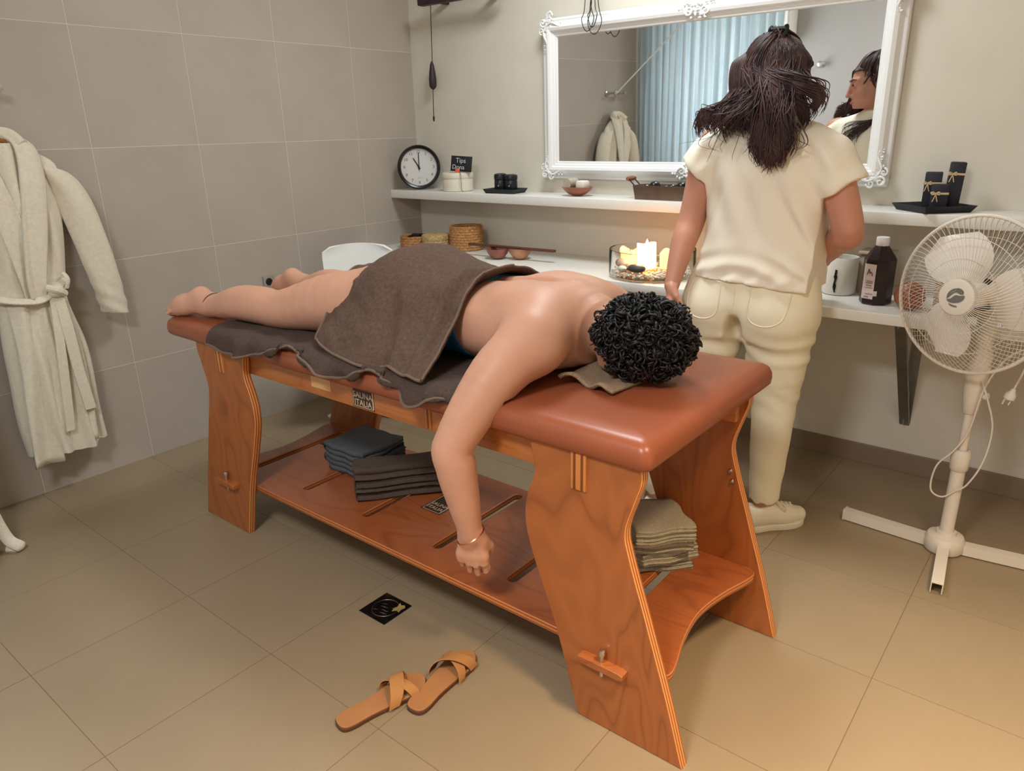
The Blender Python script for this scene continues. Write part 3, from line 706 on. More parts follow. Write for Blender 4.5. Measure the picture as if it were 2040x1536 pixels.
# lift the neck-side edge into a soft roll
P[-14:, :, 2] += (np.linspace(0, 1, 14)**2)[:, None]*.012*np.sin(math.pi*np.clip(W, .2, .9))
ct = thing('bath_towel', 'taupe terry towel draped over the hips of the lying person', 'towel', (1.65, -1.65, TOPZ+.2))
part('cloth', sheet(P[:, ::-1], .007), m_towel, ct, sharp=None)
for e_ in (P[::2, -1], P[-1, 70::2], P[0, 60::2]): part('hem_band', MB().tube([tuple(p) for p in e_], .0042, 6), m_hem, ct, 'paler stitched hem')
# face towel under the head
nx, ny = 60, 40; P = np.zeros((nx, ny, 3))
for i in range(nx):
    for j in range(ny):
        u, v = i/(nx-1), j/(ny-1); x = 2.272+.150*u+.015*v; y = -1.775+.30*v+.02*math.sin(u*5)+.03*u
        z = TOPZ+.010+.006*math.sin(u*9+v*3)+.007*math.exp(-((v-.03)/.08)**2)*(1+math.sin(u*11))+.01*math.exp(-((u)/.15)**2)
        P[i, j] = (x, y, z)
ft = thing('face_towel', 'small sand coloured face towel under the curly head', 'towel', (2.35, -1.65, TOPZ))
part('cloth', sheet(P, .007), m_facet, ft, sharp=None)
part('hem_band', MB().tube([tuple(p) for p in P[:, 0]], .0042, 6), m_facet, ft)
# ------------------------------------------------------------------ the standing therapist
wp = thing('person', 'standing person seen from behind, cream top and ivory trousers, long brown hair', 'person', (2.33, -.72, 0))
HC = np.array((2.318, -.652, 1.535)); FD = nv((-.90, .40, -.16))
Bw = Field((1.98, -1.05, .02), (2.76, -.30, 1.72), .0075)
# trunk under the clothes
wt = [(.78, 2.325, -.69, .185, .115), (.88, 2.33, -.685, .185, .115), (1.02, 2.345, -.68, .165, .10), (1.18, 2.355, -.68, .17, .105), (1.30, 2.355, -.68, .165, .095), (1.37, 2.35, -.678, .12, .07)]
Bw.loft(2, wt, .03)
Bw.chain([(2.35, -.68, 1.36), (2.338, -.668, 1.46)], [.066, .058], .04)
# legs and ankles
RL = [(2.43, -.69, .80), (2.445, -.70, .46), (2.470, -.775, .10), (2.49, -.765, .06)]; LL = [(2.22, -.69, .80), (2.19, -.765, .46), (2.125, -.935, .11), (2.118, -.93, .06)]
for L in (RL, LL): Bw.chain(L, [.085, .058, .038, .036], .03)
# upper arms
LS, LE, LWr = (2.150, -.70, 1.315), (2.112, -.735, 1.085), (2.108, -.86, .865)
RS, RE, RW = (2.540, -.69, 1.290), (2.622, -.700, 1.075), (2.490, -.475, .93)
LA = ([(2.22, -.69, 1.325), LS, LE, (2.106, -.785, 1.00), LWr], [.05, .054, .047, .043, .0262]); RA = ([(2.49, -.69, 1.32), RS, RE, (2.585, -.63, 1.03), RW], [.05, .054, .048, .045, .0262])
Bw.chain(*LA, .03, n=6); Bw.chain(*RA, .03, n=6)
Bw.ell((2.636, -.73, 1.07), (.02, .02, .02), .02)
Bw.cut(lambda X, Y, Z: Z-1.445+0*X+0*Y)
wb = Bw.mesh()
Hd = Field(HC-np.array((.16, .16, .17)), HC+np.array((.16, .16, .17)), .0034)
Hd.chain([(2.35, -.68, 1.36), (2.338, -.668, 1.46), (2.325, -.66, 1.50)], [.066, .058, .056], .03)
add_head(Hd, HC, FD, (0, -.05, 1), 1.0)
Hd.cut(lambda X, Y, Z: 1.425-Z+0*X+0*Y)
wb.merge(Hd.mesh())
hL = Field((1.99, -1.10, .62), (2.24, -.76, .90), .003); hL.chain(*LA, .02, n=6)
add_hand(hL, LWr, (.12, -.28, -1), (-.9, -.35, 0), (.1, -1, 0.1), curl=(14, 20, 15), s=.95); hL.displace(lambda X, Y, Z: .004*sstep(.868, .885, Z)+0*X+0*Y); hL.cut(lambda X, Y, Z: Z-.886+0*X+0*Y); wb.merge(hL.mesh())
hR = Field((2.36, -.55, .78), (2.58, -.30, .99), .003); hR.chain(*RA, .02, n=6)
add_hand(hR, RW, (-.5, .55, -.45), (.3, .2, 1), (-1, -.3, 0), curl=(25, 35, 25), s=.95); hR.cut(lambda X, Y, Z: np.maximum(Z-.985, -.545-Y)+0*X); wb.merge(hR.mesh())
part('body', wb, m_skin2, wp, sharp=None)
f_, u_ = FD, nv(np.array((0, -.05, 1))-FD*np.dot((0, -.05, 1), FD)); r_ = np.cross(f_, u_)
eb = MB()
for q in (-1, 1):
    c = HC+r_*q*.031+f_*.0905+u_*.003; part('eye', MB().sphere(c, (.0085, .0085, .0065)), mat('eye', (60,44,38), .15), wp, 'dark eye')
    part('eyebrow', MB().tube([HC+r_*q*.014+f_*.098+u_*.021, HC+r_*q*.030+f_*.094+u_*.027, HC+r_*q*.046+f_*.080+u_*.022], [.003, .0035, .0018], 6), m_hairbr, wp, 'dark eyebrow')
part('lips', MB().tube([HC+r_*-.02+f_*.0935+u_*-.069, HC+f_*.1015+u_*-.069, HC+r_*.02+f_*.0935+u_*-.069], [.003, .0062, .003], 8), mat('lips', (170,92,84), .45), wp, 'rose lips')
# shirt
Sh = Field((2.00, -.92, .86), (2.72, -.44, 1.44), .0055)
st = [(.872, 2.345, -.690, .252, .150), (.90, 2.346, -.688, .250, .150), (.97, 2.350, -.684, .226, .140), (1.05, 2.350, -.682, .206, .130), (1.15, 2.354, -.680, .204, .126), (1.24, 2.356, -.680, .214, .124), (1.31, 2.356, -.680, .210, .112), (1.365, 2.354, -.679, .160, .090), (1.40, 2.352, -.678, .095, .074), (1.418, 2.350, -.676, .07, .066)]
Sh.loft(2, st, .02, n=2.2)
Sh.chain([(2.24, -.69, 1.325), (2.158, -.70, 1.300), (2.122, -.712, 1.250)], [.066, .070, .074], .045)
Sh.chain([(2.47, -.69, 1.318), (2.540, -.69, 1.285), (2.588, -.697, 1.205)], [.066, .070, .076], .045)
Sh.cut(lambda X, Y, Z: .5*0+(np.array(LS[0])-.088-X)*.75+(1.262-Z)*.0-(.0) + 0*Y)
def sleeve_cut(X, Y, Z):
    a = ((X-2.118)*-.62+(Z-1.255)*-.78)-.010   # beyond the left cuff
    b = ((X-2.588)*.55+(Z-1.200)*-.83)-.012    # beyond the right cuff
    a = np.where(X < 2.165, a, -1.0); b = np.where(X > 2.545, b, -1.0); return np.maximum(a, b)+0*Y
Sh.cut(sleeve_cut)
def wr(X, Y, Z):
    o = .0055*np.sin(Z*92+5*np.sin(X*10)+X*15)*np.exp(-((Z-.935)/.045)**2)
    o = o+.0042*np.sin(X*58+4*Z+2*np.sin(Z*11))*sstep(.96, 1.10, Z)*sstep(1.36, 1.22, Z)
    o = o+.007*np.exp(-((X-2.49+(Z-1.06)*.55)/.020)**2)*np.exp(-((Z-1.08)/.10)**2)-.006*np.exp(-((X-2.52+(Z-1.06)*.55)/.018)**2)*np.exp(-((Z-1.06)/.10)**2)
    o = o+.006*np.exp(-((X-2.20-(Z-1.1)*.35)/.018)**2)*np.exp(-((Z-1.10)/.12)**2)+.004*np.sin(X*75+3*np.sin(Z*17))*np.exp(-((Z-.90)/.03)**2)
    o = o+.004*np.sin(Z*55-X*70)*np.exp(-((X-2.16)/.035)**2)*sstep(1.2, 1.27, Z)+.004*np.sin(Z*55+X*70)*np.exp(-((X-2.55)/.04)**2)*sstep(1.17, 1.25, Z)
    return o+0*Y
Sh.displace(wr)
Sh.cut(lambda X, Y, Z: (.879+.012*np.sin((X-2.1)*9)+.02*np.clip(2.35-X, 0, 1))-Z+0*Y)
part('top', Sh.mesh(), m_cream, wp, 'loose cream short sleeved top', sharp=None)
# trousers
Tr = Field((1.98, -1.03, .085), (2.64, -.52, .95), .0062)
Tr.loft(2, [(.70, 2.325, -.700, .205, .130), (.76, 2.327, -.702, .235, .142), (.81, 2.329, -.702, .240, .144), (.87, 2.332, -.698, .226, .136), (.935, 2.336, -.692, .206, .124)], .02, n=2.25)
for cx in (2.222, 2.436): Tr.ell((cx, -.765, .765), (.105, .085, .095), .04)
def leg(L, k):
    Tr.chain([L[0], ((L[0][0]+L[1][0])/2, (L[0][1]+L[1][1])/2-.005, (L[0][2]+L[1][2])/2), L[1], ((L[1][0]+L[2][0])/2, (L[1][1]+L[2][1])/2, (L[1][2]+L[2][2])/2), L[2], (L[2][0], L[2][1], .05)], [.122, .101, .078, .066, .053, .052], k)
leg(((2.438, -.695, .74), (2.450, -.705, .46), (2.470, -.775, .13)), .03); leg(((2.212, -.695, .74), (2.185, -.768, .46), (2.127, -.93, .13)), .03)
for z in np.arange(.66, .76, .02): Tr.carve((2.327, -.83, z), (.012, .05, .03), .035)
def wr2(X, Y, Z):
    return (.0045*np.sin(Z*95+X*18+2*np.sin(X*16))*np.exp(-((Z-.655)/.06)**2)+.0022*np.sin(Z*85+X*40+2*np.sin(X*25))*np.exp(-((Z-.47)/.07)**2)+.0012*np.sin(Z*60+X*34)*np.exp(-((Z-.2)/.10)**2))+0*Y
Tr.displace(wr2)
Tr.cut(lambda X, Y, Z: (.108+.004*np.sin(X*150))-Z+0*Y)
tro = part('trousers', Tr.mesh(), m_denim, wp, 'ivory twill trousers', sharp=None)
# back pockets, seams: raised stitched patches following the seat
def seat_y(x, z):
    """outermost (smallest y) trouser surface at x, z"""
    i = int(round((x-Tr.lo[0])/Tr.h)); k = int(round((z-Tr.lo[2])/Tr.h)); col = Tr.f[i, :, k]; j = np.argmax(col < 0)
    a, b = col[j-1], col[j]; return Tr.ax[1][j-1]+Tr.h*(a/(a-b) if a != b else 0)
for sx in (-1, 1):
    cx = 2.327+sx*.108; o = [(-.055, .05), (.055, .058), (.060, -.045), (0.004, -.075), (-.052, -.05)]
    if sx < 0: o = [(-a, b) for a, b in o]
    loop = crom([(cx+a, .835+b) for a, b in o]+[(cx+o[0][0], .835+o[0][1])], 6)
    part('pocket_seam', MB().tube([(p[0], seat_y(p[0], p[1])-.0008, p[1]) for p in loop], .0022, 5), m_denim, tro)
part('centre_seam', MB().tube([(2.328, seat_y(2.328, z)-.0006, z) for z in np.arange(.60, .89, .012)], .0018, 5), m_denim, tro)
# shoes
def shoe(heel, toe, tagl):
    h, t = np.array((*heel, 0.)), np.array((*toe, 0.)); d = t-h; Ln = np.linalg.norm(d); d /= Ln; s_ = np.array((-d[1], d[0], 0)); z_ = np.array((0, 0, 1.))
    Pn = lambda a, b, c: h+d*a*Ln+s_*b+z_*c
    lo = np.minimum(h, t)-.08; hi = np.maximum(h, t)+.08; lo[2] = -.01; hi[2] = .14
    U = Field(lo, hi, .0036)
    U.chain([Pn(.10, 0, .048), Pn(.35, 0, .045), Pn(.68, 0, .040), Pn(.92, 0, .036)], [.034, .033, .040, .030], .03)
    U.chain([Pn(.12, 0, .075), Pn(.38, 0, .070), Pn(.62, 0, .052)], [.033, .031, .032], .03)
    U.carve(Pn(.20, 0, .118), (.040, .040, .030), .008); U.cut(lambda X, Y, Z: .016-Z+0*X+0*Y)
    sh_ = part('shoe', U.mesh(), m_canvas, wp, tagl, sharp=None)
    out = [Pn(a, b, 0) for a, b in ((-.02, 0), (0.02, .026), (.15, .035), (.4, .034), (.62, .043), (.82, .042), (.97, .026), (1.03, 0), (.97, -.026), (.82, -.042), (.62, -.043), (.4, -.034), (.15, -.035), (.02, -.026))]
    out = [tuple(p[:2]) for p in crom(out, 4, True)]
    so = plate([out], .024, .003); so.xf(Matrix.Translation((0, 0, .012)))
    part('sole', so, mat('rubber sole', (226,218,200), .6), sh_)
    lc_ = MB()
    for i in range(5):
        a = .44+.075*i; zt = .103-.055*(a-.38)
        lc_.tube([Pn(a, -.020, zt-.008), Pn(a+.02, 0, zt+.003), Pn(a+.01, .020, zt-.008)], .0032, 6); lc_.tube([Pn(a, .020, zt-.008), Pn(a+.03, 0, zt+.004), Pn(a+.01, -.020, zt-.008)], .0032, 6)
    for q in (-1, 1): lc_.tube(crom([Pn(.46, 0, .106), Pn(.50, q*.03, .105), Pn(.58, q*.045, .085), Pn(.60, q*.02, .092), Pn(.5, 0, .104)], 6), .0026, 6)
    part('laces', lc_, m_canvas, sh_)
shoe((2.435, -.850), (2.578, -.668), 'white canvas sneaker'); shoe((2.150, -1.025), (2.085, -.820), 'white canvas sneaker')
# hair: locks combed back from the temples to a clip, the rest falling on the back
clip = HC+np.array((.03, -.045, .118))
hb = MB(); base = MB()
base.sphere(HC+np.array((.018, -.014, .028)), (.092, .092, .097), 24, 16)
base.v = [(x, y, max(z, HC[2]-.035)) for x, y, z in base.v]; hb.merge(base)
def sph(dirv, rad=1.0): return HC+np.array((.014, -.012, .022))+nv(dirv)*np.array((.096, .098, .104))*rad
bk = -FD  # back of the head
def lock(pts, r, n=6, k=7):
    pts = crom(pts, k); K = len(pts); ph_, am_ = RNG.uniform(0, 6.28), RNG.uniform(.0004, .003)
    pts = [np.array(p)+np.array((math.sin(ph_+i*.55), math.cos(ph_*2+i*.5)*.5, 0))*am_*(i/K) for i, p in enumerate(pts)]
    if max(p[2] for p in pts) > HC[2]+.142: return
    hb.tube([tuple(p) for p in pts], [r*(.55+.6*math.sin(math.pi*min(1, .15+.85*i/K)))*(1-.55*(i/K)**4) for i in range(K)], n, flat=.6)
for i in range(420):   # top hair swept back to the clip
    a = RNG.uniform(-1.9, 1.9); st_ = nv(FD*math.cos(a)+r_*math.sin(a)+u_*RNG.uniform(.05, .55)); e = clip+RNG.normal(size=3)*.008
    m1 = sph(nv(st_*.75+nv(clip-HC)*.45), 1.02+RNG.uniform(0, .03)); m2 = sph(nv(st_*.35+nv(clip-HC)*.8), 1.03+RNG.uniform(0, .04))
    lock([sph(st_, .99), m1, m2, e], RNG.uniform(.0018, .0034), 5, 5)
for i in range(150):   # pouf above the forehead
    q = RNG.uniform(-.065, .065); p0 = HC+FD*(.082-2.5*q*q*3)+r_*q+u_*.058; k_ = RNG.uniform(.98, 1.06)
    lock([p0, sph(nv(FD+u_*.62+r_*q*7), 1.03*k_), sph(nv(FD*.5+u_+r_*q*6), 1.035*k_), sph(nv(FD*.05+u_+r_*q*3), 1.03), clip+RNG.normal(size=3)*.008], RNG.uniform(.0018, .0032), 5, 5)
for i in range(120):   # fullness on the near side of the head
    q = RNG.uniform(-.4, .75); p0 = HC+FD*(.085*q)-r_*.055+u_*(.105-.04*q); e = HC+FD*(.09*q)-r_*(.105+RNG.uniform(0, .012))-u_*RNG.uniform(.03, .10)
    lock([p0, HC+FD*.100*q-r_*.090+u_*.06, HC+FD*.100*q-r_*(.104+RNG.uniform(0, .008))-u_*.0, e], RNG.uniform(.0018, .0032), 5, 5)
CL = []                 # lock tips: a tail on the back, a sweep over the left shoulder, a few on the right
for k in range(15): w_ = (k-7)/7.0; CL.append((np.array((2.402+.058*w_, -.826, 1.272+.050*abs(w_)**1.5+.012*math.sin(k*2.1)+RNG.uniform(0, .012))), .6))
for k in range(8): q_ = k/7; CL.append((np.array((2.14+.19*q_, -.778-.03*q_, 1.385-.012*q_+RNG.uniform(-.015, .010))), .28))
for k in range(4): CL.append((np.array((2.465+.017*k, -.768, 1.385+.020*k)), .12))
for i in range(1700):   # falling hair, combed in locks
    ci = int(RNG.choice(len(CL), p=np.array([.52/15]*15+[.32/8]*8+[.16/4]*4))); tip = CL[ci][0]
    side = (tip[0]-2.36)/.24; a = np.clip(-side*1.25+RNG.normal()*.55, -2.1, 2.1)
    s0 = nv(bk*math.cos(a)-r_*math.sin(a)*(1 if np.dot(r_, (1, 0, 0)) < 0 else -1)+u_*RNG.uniform(.05, .9)); dn = nv(s0*np.array((1, 1, 0))+1e-6)
    p0 = sph(s0, 1.0+RNG.uniform(0, .02)) if RNG.uniform() < .75 else clip+RNG.normal(size=3)*.008
    e = tip+RNG.normal(size=3)*np.array((.007, .004, .012)); m1 = sph(nv(dn-u_*.05), 1.06+RNG.uniform(0, .07))
    m2 = m1*.45+e*.55+np.array((0, -.022, .014))+RNG.normal(size=3)*.005
    if ci < 15: m2 = np.array((m1[0]*.35+e[0]*.65, min(m2[1], -.805), 1.43+RNG.normal()*.010))
    if 15 <= ci < 23 and RNG.uniform() < (.75 if ci < 19 else .35):
        p0 = sph(nv(-r_*RNG.uniform(.5, .95)+FD*RNG.uniform(-.1, .65)+u_*RNG.uniform(.05, .6)), 1.0); m1 = HC+FD*RNG.uniform(.0, .085)-r_*(.098+RNG.uniform(0, .015))-u_*RNG.uniform(.02, .06); m2 = m1*.45+e*.55+np.array((0, -.012, -.006))
    bend = .012*math.sin(ci*2.3)
    lock([p0, m1, m2, e+np.array((bend, 0, .035)), e+np.array((-bend*.3, 0, -.006))], RNG.uniform(.0013, .0030), 5, 5)
for i in range(60):   # hair by the right ear falling in front of the shoulder, seen in the mirror
    p0 = sph(nv(r_*.9-FD*RNG.uniform(-.10, .35)+u_*RNG.uniform(-.05, .35)), 1.0); e = np.array((RNG.uniform(2.225, 2.30), -.570+RNG.uniform(-.015, .01), RNG.uniform(1.235, 1.32)))
    lock([p0, sph(nv(r_*.85-FD*RNG.uniform(.05, .3)-u_*.45), 1.10+RNG.uniform(0, .05)), HC+r_*.082+FD*RNG.uniform(-.01, .02)-u_*.150, e+np.array((.004, 0, .05)), e], RNG.uniform(.0015, .0030), 5, 5)
for i in range(26):    # stray wisps
    e = np.array((RNG.uniform(2.18, 2.50), -.835, RNG.uniform(1.27, 1.40))); p0 = sph(nv(bk+r_*RNG.uniform(-1, 1)+u_*.1), 1.08)
    lock([p0, np.array((e[0]*.6+p0[0]*.4, -.83, 1.44)), e+np.array((RNG.normal()*.02, -.006, .02)), e+np.array((RNG.normal()*.03, 0, -.01))], .0016, 4)
part('hair', hb, m_hairbr, wp, 'long dark brown hair, half pinned up', sharp=None)
cl = MB()
for q in (-1, 1):
    cl.tube(crom([clip+np.array((q*.004, 0, -.004)), clip+np.array((q*.022, -.004, .022)), clip+np.array((q*.028, -.01, .008)), clip+np.array((q*.016, -.016, -.014))], 6), .0055, 6, flat=.5)
cl.tube([clip+np.array((-.02, -.006, .012)), clip+np.array((.02, -.006, .012))], .008, 8)
part('hair_clip', cl, m_black, wp, 'black hair clip')
# ------------------------------------------------------------------ mirror on the back wall
MX0, MX1, MZ0, MZ1 = .948, 2.568, 1.150, 1.885; MIRROR_TILT = 0.85
mr = thing('wall_mirror', 'wide mirror in an ornate white frame above the upper shelf', 'mirror', ((MX0+MX1)/2, 0, MZ0))
prof = [(0,.0006),(0,.020),(.004,.026),(.010,.028),(.016,.026),(.020,.030),(.030,.044),(.044,.050),(.056,.046),(.062,.036),(.068,.034),(.074,.028),(.080,.027),(.084,.018)]
rings = []
for d, h in prof: rings.append([(MX0+d, -h, MZ0+d), (MX1-d, -h, MZ0+d), (MX1-d, -h, MZ1-d), (MX0+d, -h, MZ1-d)])
fr = MB()
for a, b in zip(rings[:-1], rings[1:]):
    for i in range(4): fr.add([a[i], a[(i+1) % 4], b[(i+1) % 4], b[i]], [(0, 1, 2, 3)])
frame = part('frame', fr, m_frame, mr, 'glossy white moulded frame', smooth=False)
d = .083; part('glass', MB().box((MX0+d, -.0185, MZ0+d), (MX1-d, -.012, MZ1-d)), m_mirror, mr, 'mirror glass', smooth=False)
def scroll(mb, c, u, v, r0, turns, tr, h=.048, out=1):
    pts = []
    for i in range(18):
        s_ = i/17; th = turns*2*math.pi*s_*out; r = r0*(1-.85*s_); pts.append(Vector(c)+Vector(u)*(r*math.cos(th))+Vector(v)*(r*math.sin(th))+Vector((0, -h-.004*s_, 0)))
    mb.tube(pts, [tr*(1-.4*i/17) for i in range(18)], 6)
def ornament(c, ux, uz, L, seed):
    rr = random.Random(seed); mb = MB()
    scroll(mb, Vector(c)+ux*.02+uz*.02, ux, uz, .022, 1.4, .0055); scroll(mb, Vector(c)+ux*.055+uz*.012, ux, uz, .016, 1.2, .0045, out=-1); scroll(mb, Vector(c)+ux*.012+uz*.055, uz, ux, .016, 1.2, .0045, out=-1)
    for k in range(16):
        t = k/15
        for (a, b) in ((ux, uz), (uz, ux)):
            p = Vector(c)+a*(.015+L*t)+b*(.030+rr.uniform(-.022, .022)*(1-t*.7))+Vector((0, -.045+.008*t, 0)); w = (.011*(1-.6*t))
            mb.sphere(p, (w*rr.uniform(.6, 1.2), .009, w*rr.uniform(.5, 1.1)), 7, 5)
    for (a, b) in ((ux, uz), (uz, ux)): mb.tube(crom([Vector(c)+a*(.02)+b*.05+Vector((0,-.045,0)), Vector(c)+a*(L*.5)+b*.022+Vector((0,-.050,0)), Vector(c)+a*(L*.85)+b*.04+Vector((0,-.045,0)), Vector(c)+a*(L*1.05)+b*.035+Vector((0,-.043,0))], 5), [.005]*15+[.002], 6)
    return mb
X_, Z_ = Vector((1,0,0)), Vector((0,0,1))
for c, ux, uz, sd in (((MX0, 0, MZ0), X_, Z_, 1), ((MX1, 0, MZ0), -X_, Z_, 2), ((MX0, 0, MZ1), X_, -Z_, 3), ((MX1, 0, MZ1), -X_, -Z_, 4)):
    part('corner_ornament', ornament(c, ux, uz, .13, sd), m_frame, mr, 'white scrollwork corner', sharp=None)
for z, q in ((MZ0, 1), (MZ1, -1)):
    mb = MB(); c = Vector(((MX0+MX1)/2, 0, z)); rr = random.Random(9)
    for k in range(34): mb.sphere(c+X_*rr.gauss(0, .034)+Z_*q*rr.uniform(.012, .075)+Vector((0, -.046, 0)), (rr.uniform(.004, .009), .008, rr.uniform(.004, .011)), 7, 5)
    for sx in (-1, 1): scroll(mb, c+X_*sx*.035+Z_*q*.045, X_*sx, Z_*q, .02, 1.3, .005)
    part('centre_ornament', mb, m_frame, mr, 'white scrollwork crest', sharp=None)
mb = MB(); scroll(mb, (MX0+.035, .03, MZ1+.012), X_, Z_, .02, 1.2, .005, h=.05); mb.tube(crom([(MX0+.02, -.02, MZ1-.01), (MX0+.03, -.024, MZ1+.02), (MX0+.05, -.024, MZ1+.03)], 5), [.006]*10+[.002], 6)
part('corner_finial', mb, m_frame, mr)
mr.rotation_euler = (math.radians(MIRROR_TILT), 0, 0)

# ------------------------------------------------------------------ things on the upper shelf
SZ = 1.0782
cc = Vector((.150, -.140, SZ+.121)); cn = Vector((.72, -.69, .06)).normalized(); cx_ = Vector((0,0,1)).cross(cn).normalized(); cy_ = cn.cross(cx_)
ck = thing('wall_clock', 'round black rimmed clock leaning in the corner on the upper shelf, showing eleven', 'clock', (cc.x, cc.y, SZ))
part('rim', MB().lathe([(.098,.0),(.119,.0),(.1205,.008),(.119,.022),(.112,.029),(.104,.026),(.100,.014)], cc, 56, axis=cn), mat('gloss black', (14,13,13), .25), ck, 'black rim')
part('back', MB().lathe([(0,-.004),(.112,-.004),(.119,.001)], cc, 40, axis=cn), m_black, ck)
dial = part('dial', MB().lathe([(0,.010),(.102,.010)], cc, 48, axis=cn), mat('white dial', (226,224,222), .6), ck, 'white dial')
MC = lambda a, b, h: basis(cc+cx_*a+cy_*b+cn*h, cx_, cy_, cn)
for n in range(1, 13):
    a = math.pi/2-n*math.pi/6; g = text(str(n), .023, .0002); g.xf(MC(.082*math.cos(a), .082*math.sin(a), .0106)); part('numeral', g, m_black, dial, smooth=False)
g = text('QUARTZ', .006, .0001); g.xf(MC(0, -.058, .0106)); part('small_print', g, mat('grey print', (120,118,116), .6), dial, smooth=False)
def hand_(ang, L, w, tail, h):
    a = math.radians(90-ang); d_ = (math.cos(a), math.sin(a)); p_ = (-d_[1], d_[0]); mb = MB()
    q = [(-tail, -w), (L, -w*.7), (L, w*.7), (-tail, w)]; v = [cc+cx_*(t*d_[0]+s_*p_[0])+cy_*(t*d_[1]+s_*p_[1])+cn*hh for hh in (h, h+.001) for t, s_ in q]
    return mb.add(v, [(0,1,2,3),(7,6,5,4),(0,4,5,1),(1,5,6,2),(2,6,7,3),(3,7,4,0)])
part('hour_hand', hand_(329, .058, .0038, .012, .012), m_black, ck); part('minute_hand', hand_(1, .078, .0034, .015, .0135), m_black, ck)
part('second_hand', hand_(180, .026, .0012, .05, .015), mat('grey hand', (90,88,86), .5), ck); part('hub', MB().lathe([(.006,.010),(.006,.017),(0,.0175)], cc, 14, axis=cn), m_black, ck)
part('cover', MB().lathe([(0,.0225),(.103,.0215)], cc, 48, axis=cn), mat('clock glass', (250,252,252), .05, trans=1.0, ior=1.05, spec=.2), ck)

m_tin = mat('ivory tin', (216,208,190), .4)
tn_ = thing('storage_tin', 'squat ivory tin with a lid, on the shelf beside the clock', 'tin', (.430, -.125, SZ))
part('can', MB().lathe([(0,.0005),(.080,.0005),(.083,.004),(.083,.075),(.081,.078)], (.430, -.125, SZ), 40), m_tin, tn_)
part('lid', MB().lathe([(.0845,.068),(.0855,.072),(.0855,.092),(.083,.096),(.07,.098),(0,.097)], (.430, -.125, SZ), 40), m_tin, tn_)
part('handle', MB().tube(crom([(.497, -.178, SZ+.098), (.512, -.190, SZ+.088), (.517, -.193, SZ+.05), (.520, -.195, SZ+.012), (.535, -.197, SZ+.004)], 6), .0022, 6), mat('tin wire', (150,144,130), .4, metal=.6), tn_, 'thin wire loop')
sg = thing('chalk_sign', 'small black chalkboard card in an orange peg on the ivory tin', 'sign', (.475, -.150, SZ+.097))
sc_ = Vector((.487, -.152, SZ+.143)); sn = Vector((.35, -.93, .15)).normalized(); sx_ = Vector((0,0,1)).cross(sn).normalized(); sy_ = sn.cross(sx_); rot = math.radians(-4)
ax_, ay_ = sx_*math.cos(rot)+sy_*math.sin(rot), sy_*math.cos(rot)-sx_*math.sin(rot)
b_ = MB().box((-.060, -.040, -.0015), (.060, .040, .0015), bev=.0005); b_.xf(basis(sc_, ax_, ay_, sn)); bd = part('board', b_, mat('chalkboard', (20,20,24), .7), sg)
for w_, yy, xx, sz in (('Tips', .016, -.004, .034), ('Dona', -.018, -.016, .032)):
    g = text(w_, sz, .0002); g.xf(basis(sc_+ax_*xx+ay_*yy+sn*.0018, ax_, ay_, sn)); part('chalk_lettering', g, mat('chalk', (190,190,186), .9), bd, 'white chalk letters', smooth=False)
for q in (0, 1):
    b_ = MB().box((-.030+q*.002, -.056, .002-.009*q), (-.006+q*.002, -.026, .008-.009*q), bev=.001); b_.xf(basis(sc_, ax_, ay_, sn)); part('peg', b_, mat('orange peg', (196,100,60), .5), sg, 'orange wooden peg')

m_blk = mat('black ceramic', (22,23,26), .3); m_slt = mat('black slate', (30,34,36), .6)
def tray(cx, cy, hx, hy, h, rotz, label, name='tray', z=SZ, th=.006):
    mb = MB(); o = [(-hx*.86, -hy*.86, 0), (hx*.86, -hy*.86, 0), (hx*.86, hy*.86, 0), (-hx*.86, hy*.86, 0)]; e = [(x/.86, y/.86, h) for x, y, _ in o]; ei = [(x*.97, y*.97, h) for x, y, _ in e]; oi = [(x*.95, y*.95, th) for x, y, _ in o]
    mb.add(o+e+ei+oi, [(3,2,1,0)]+[(i, (i+1) % 4, 4+(i+1) % 4, 4+i) for i in range(4)]+[(4+i, 4+(i+1) % 4, 8+(i+1) % 4, 8+i) for i in range(4)]+[(8+i, 8+(i+1) % 4, 12+(i+1) % 4, 12+i) for i in range(4)]+[(12, 13, 14, 15)])
    mb.xf(Matrix.Translation((cx, cy, z)) @ Matrix.Rotation(rotz, 4, 'Z'))
    t = thing(name, label, 'tray', (cx, cy, z)); part('dish', mb, m_slt, t, smooth=False); return t
tray(.768, -.130, .098, .066, .022, .1, 'small black tray under the two lidded jars')
for k, (jx, jy) in enumerate(((.742, -.135), (.806, -.128))):
    t = thing('lidded_jar', ['black lidded jar on the small tray, nearer the clock', 'black lidded jar on the small tray, nearer the mirror'][k], 'jar', (jx, jy, SZ+.0062), 'black jars on the small tray')
    part('jar', MB().lathe([(0,0),(.030,0),(.033,.004),(.033,.055),(.030,.060)], (jx, jy, SZ+.0062), 28), m_blk, t)
    part('lid', MB().lathe([(.030,.060),(.034,.061),(.0345,.078),(.032,.088-.004*k),(.02,.092-.004*k),(0,.092-.004*k)], (jx, jy, SZ+.0062), 28), m_blk, t)
    part('knob', MB().sphere((jx+.012, jy-.032, SZ+.036), .0045, 8, 6), m_metal, t, 'tiny shiny stud')
t = thing('shell_bowl', 'shallow brown shell bowl on the shelf under the mirror corner', 'bowl', (1.215, -.125, SZ))
part('bowl', MB().lathe([(0,0),(.022,.001),(.045,.010),(.066,.026),(.078,.042),(.074,.043),(.062,.029),(.042,.014),(.02,.006),(0,.005)], (1.215, -.125, SZ), 36, xs=1.05, ys=.8), mat('coconut shell', (150,92,66), .4, var=.2, vscale=30), t)
mb = MB()
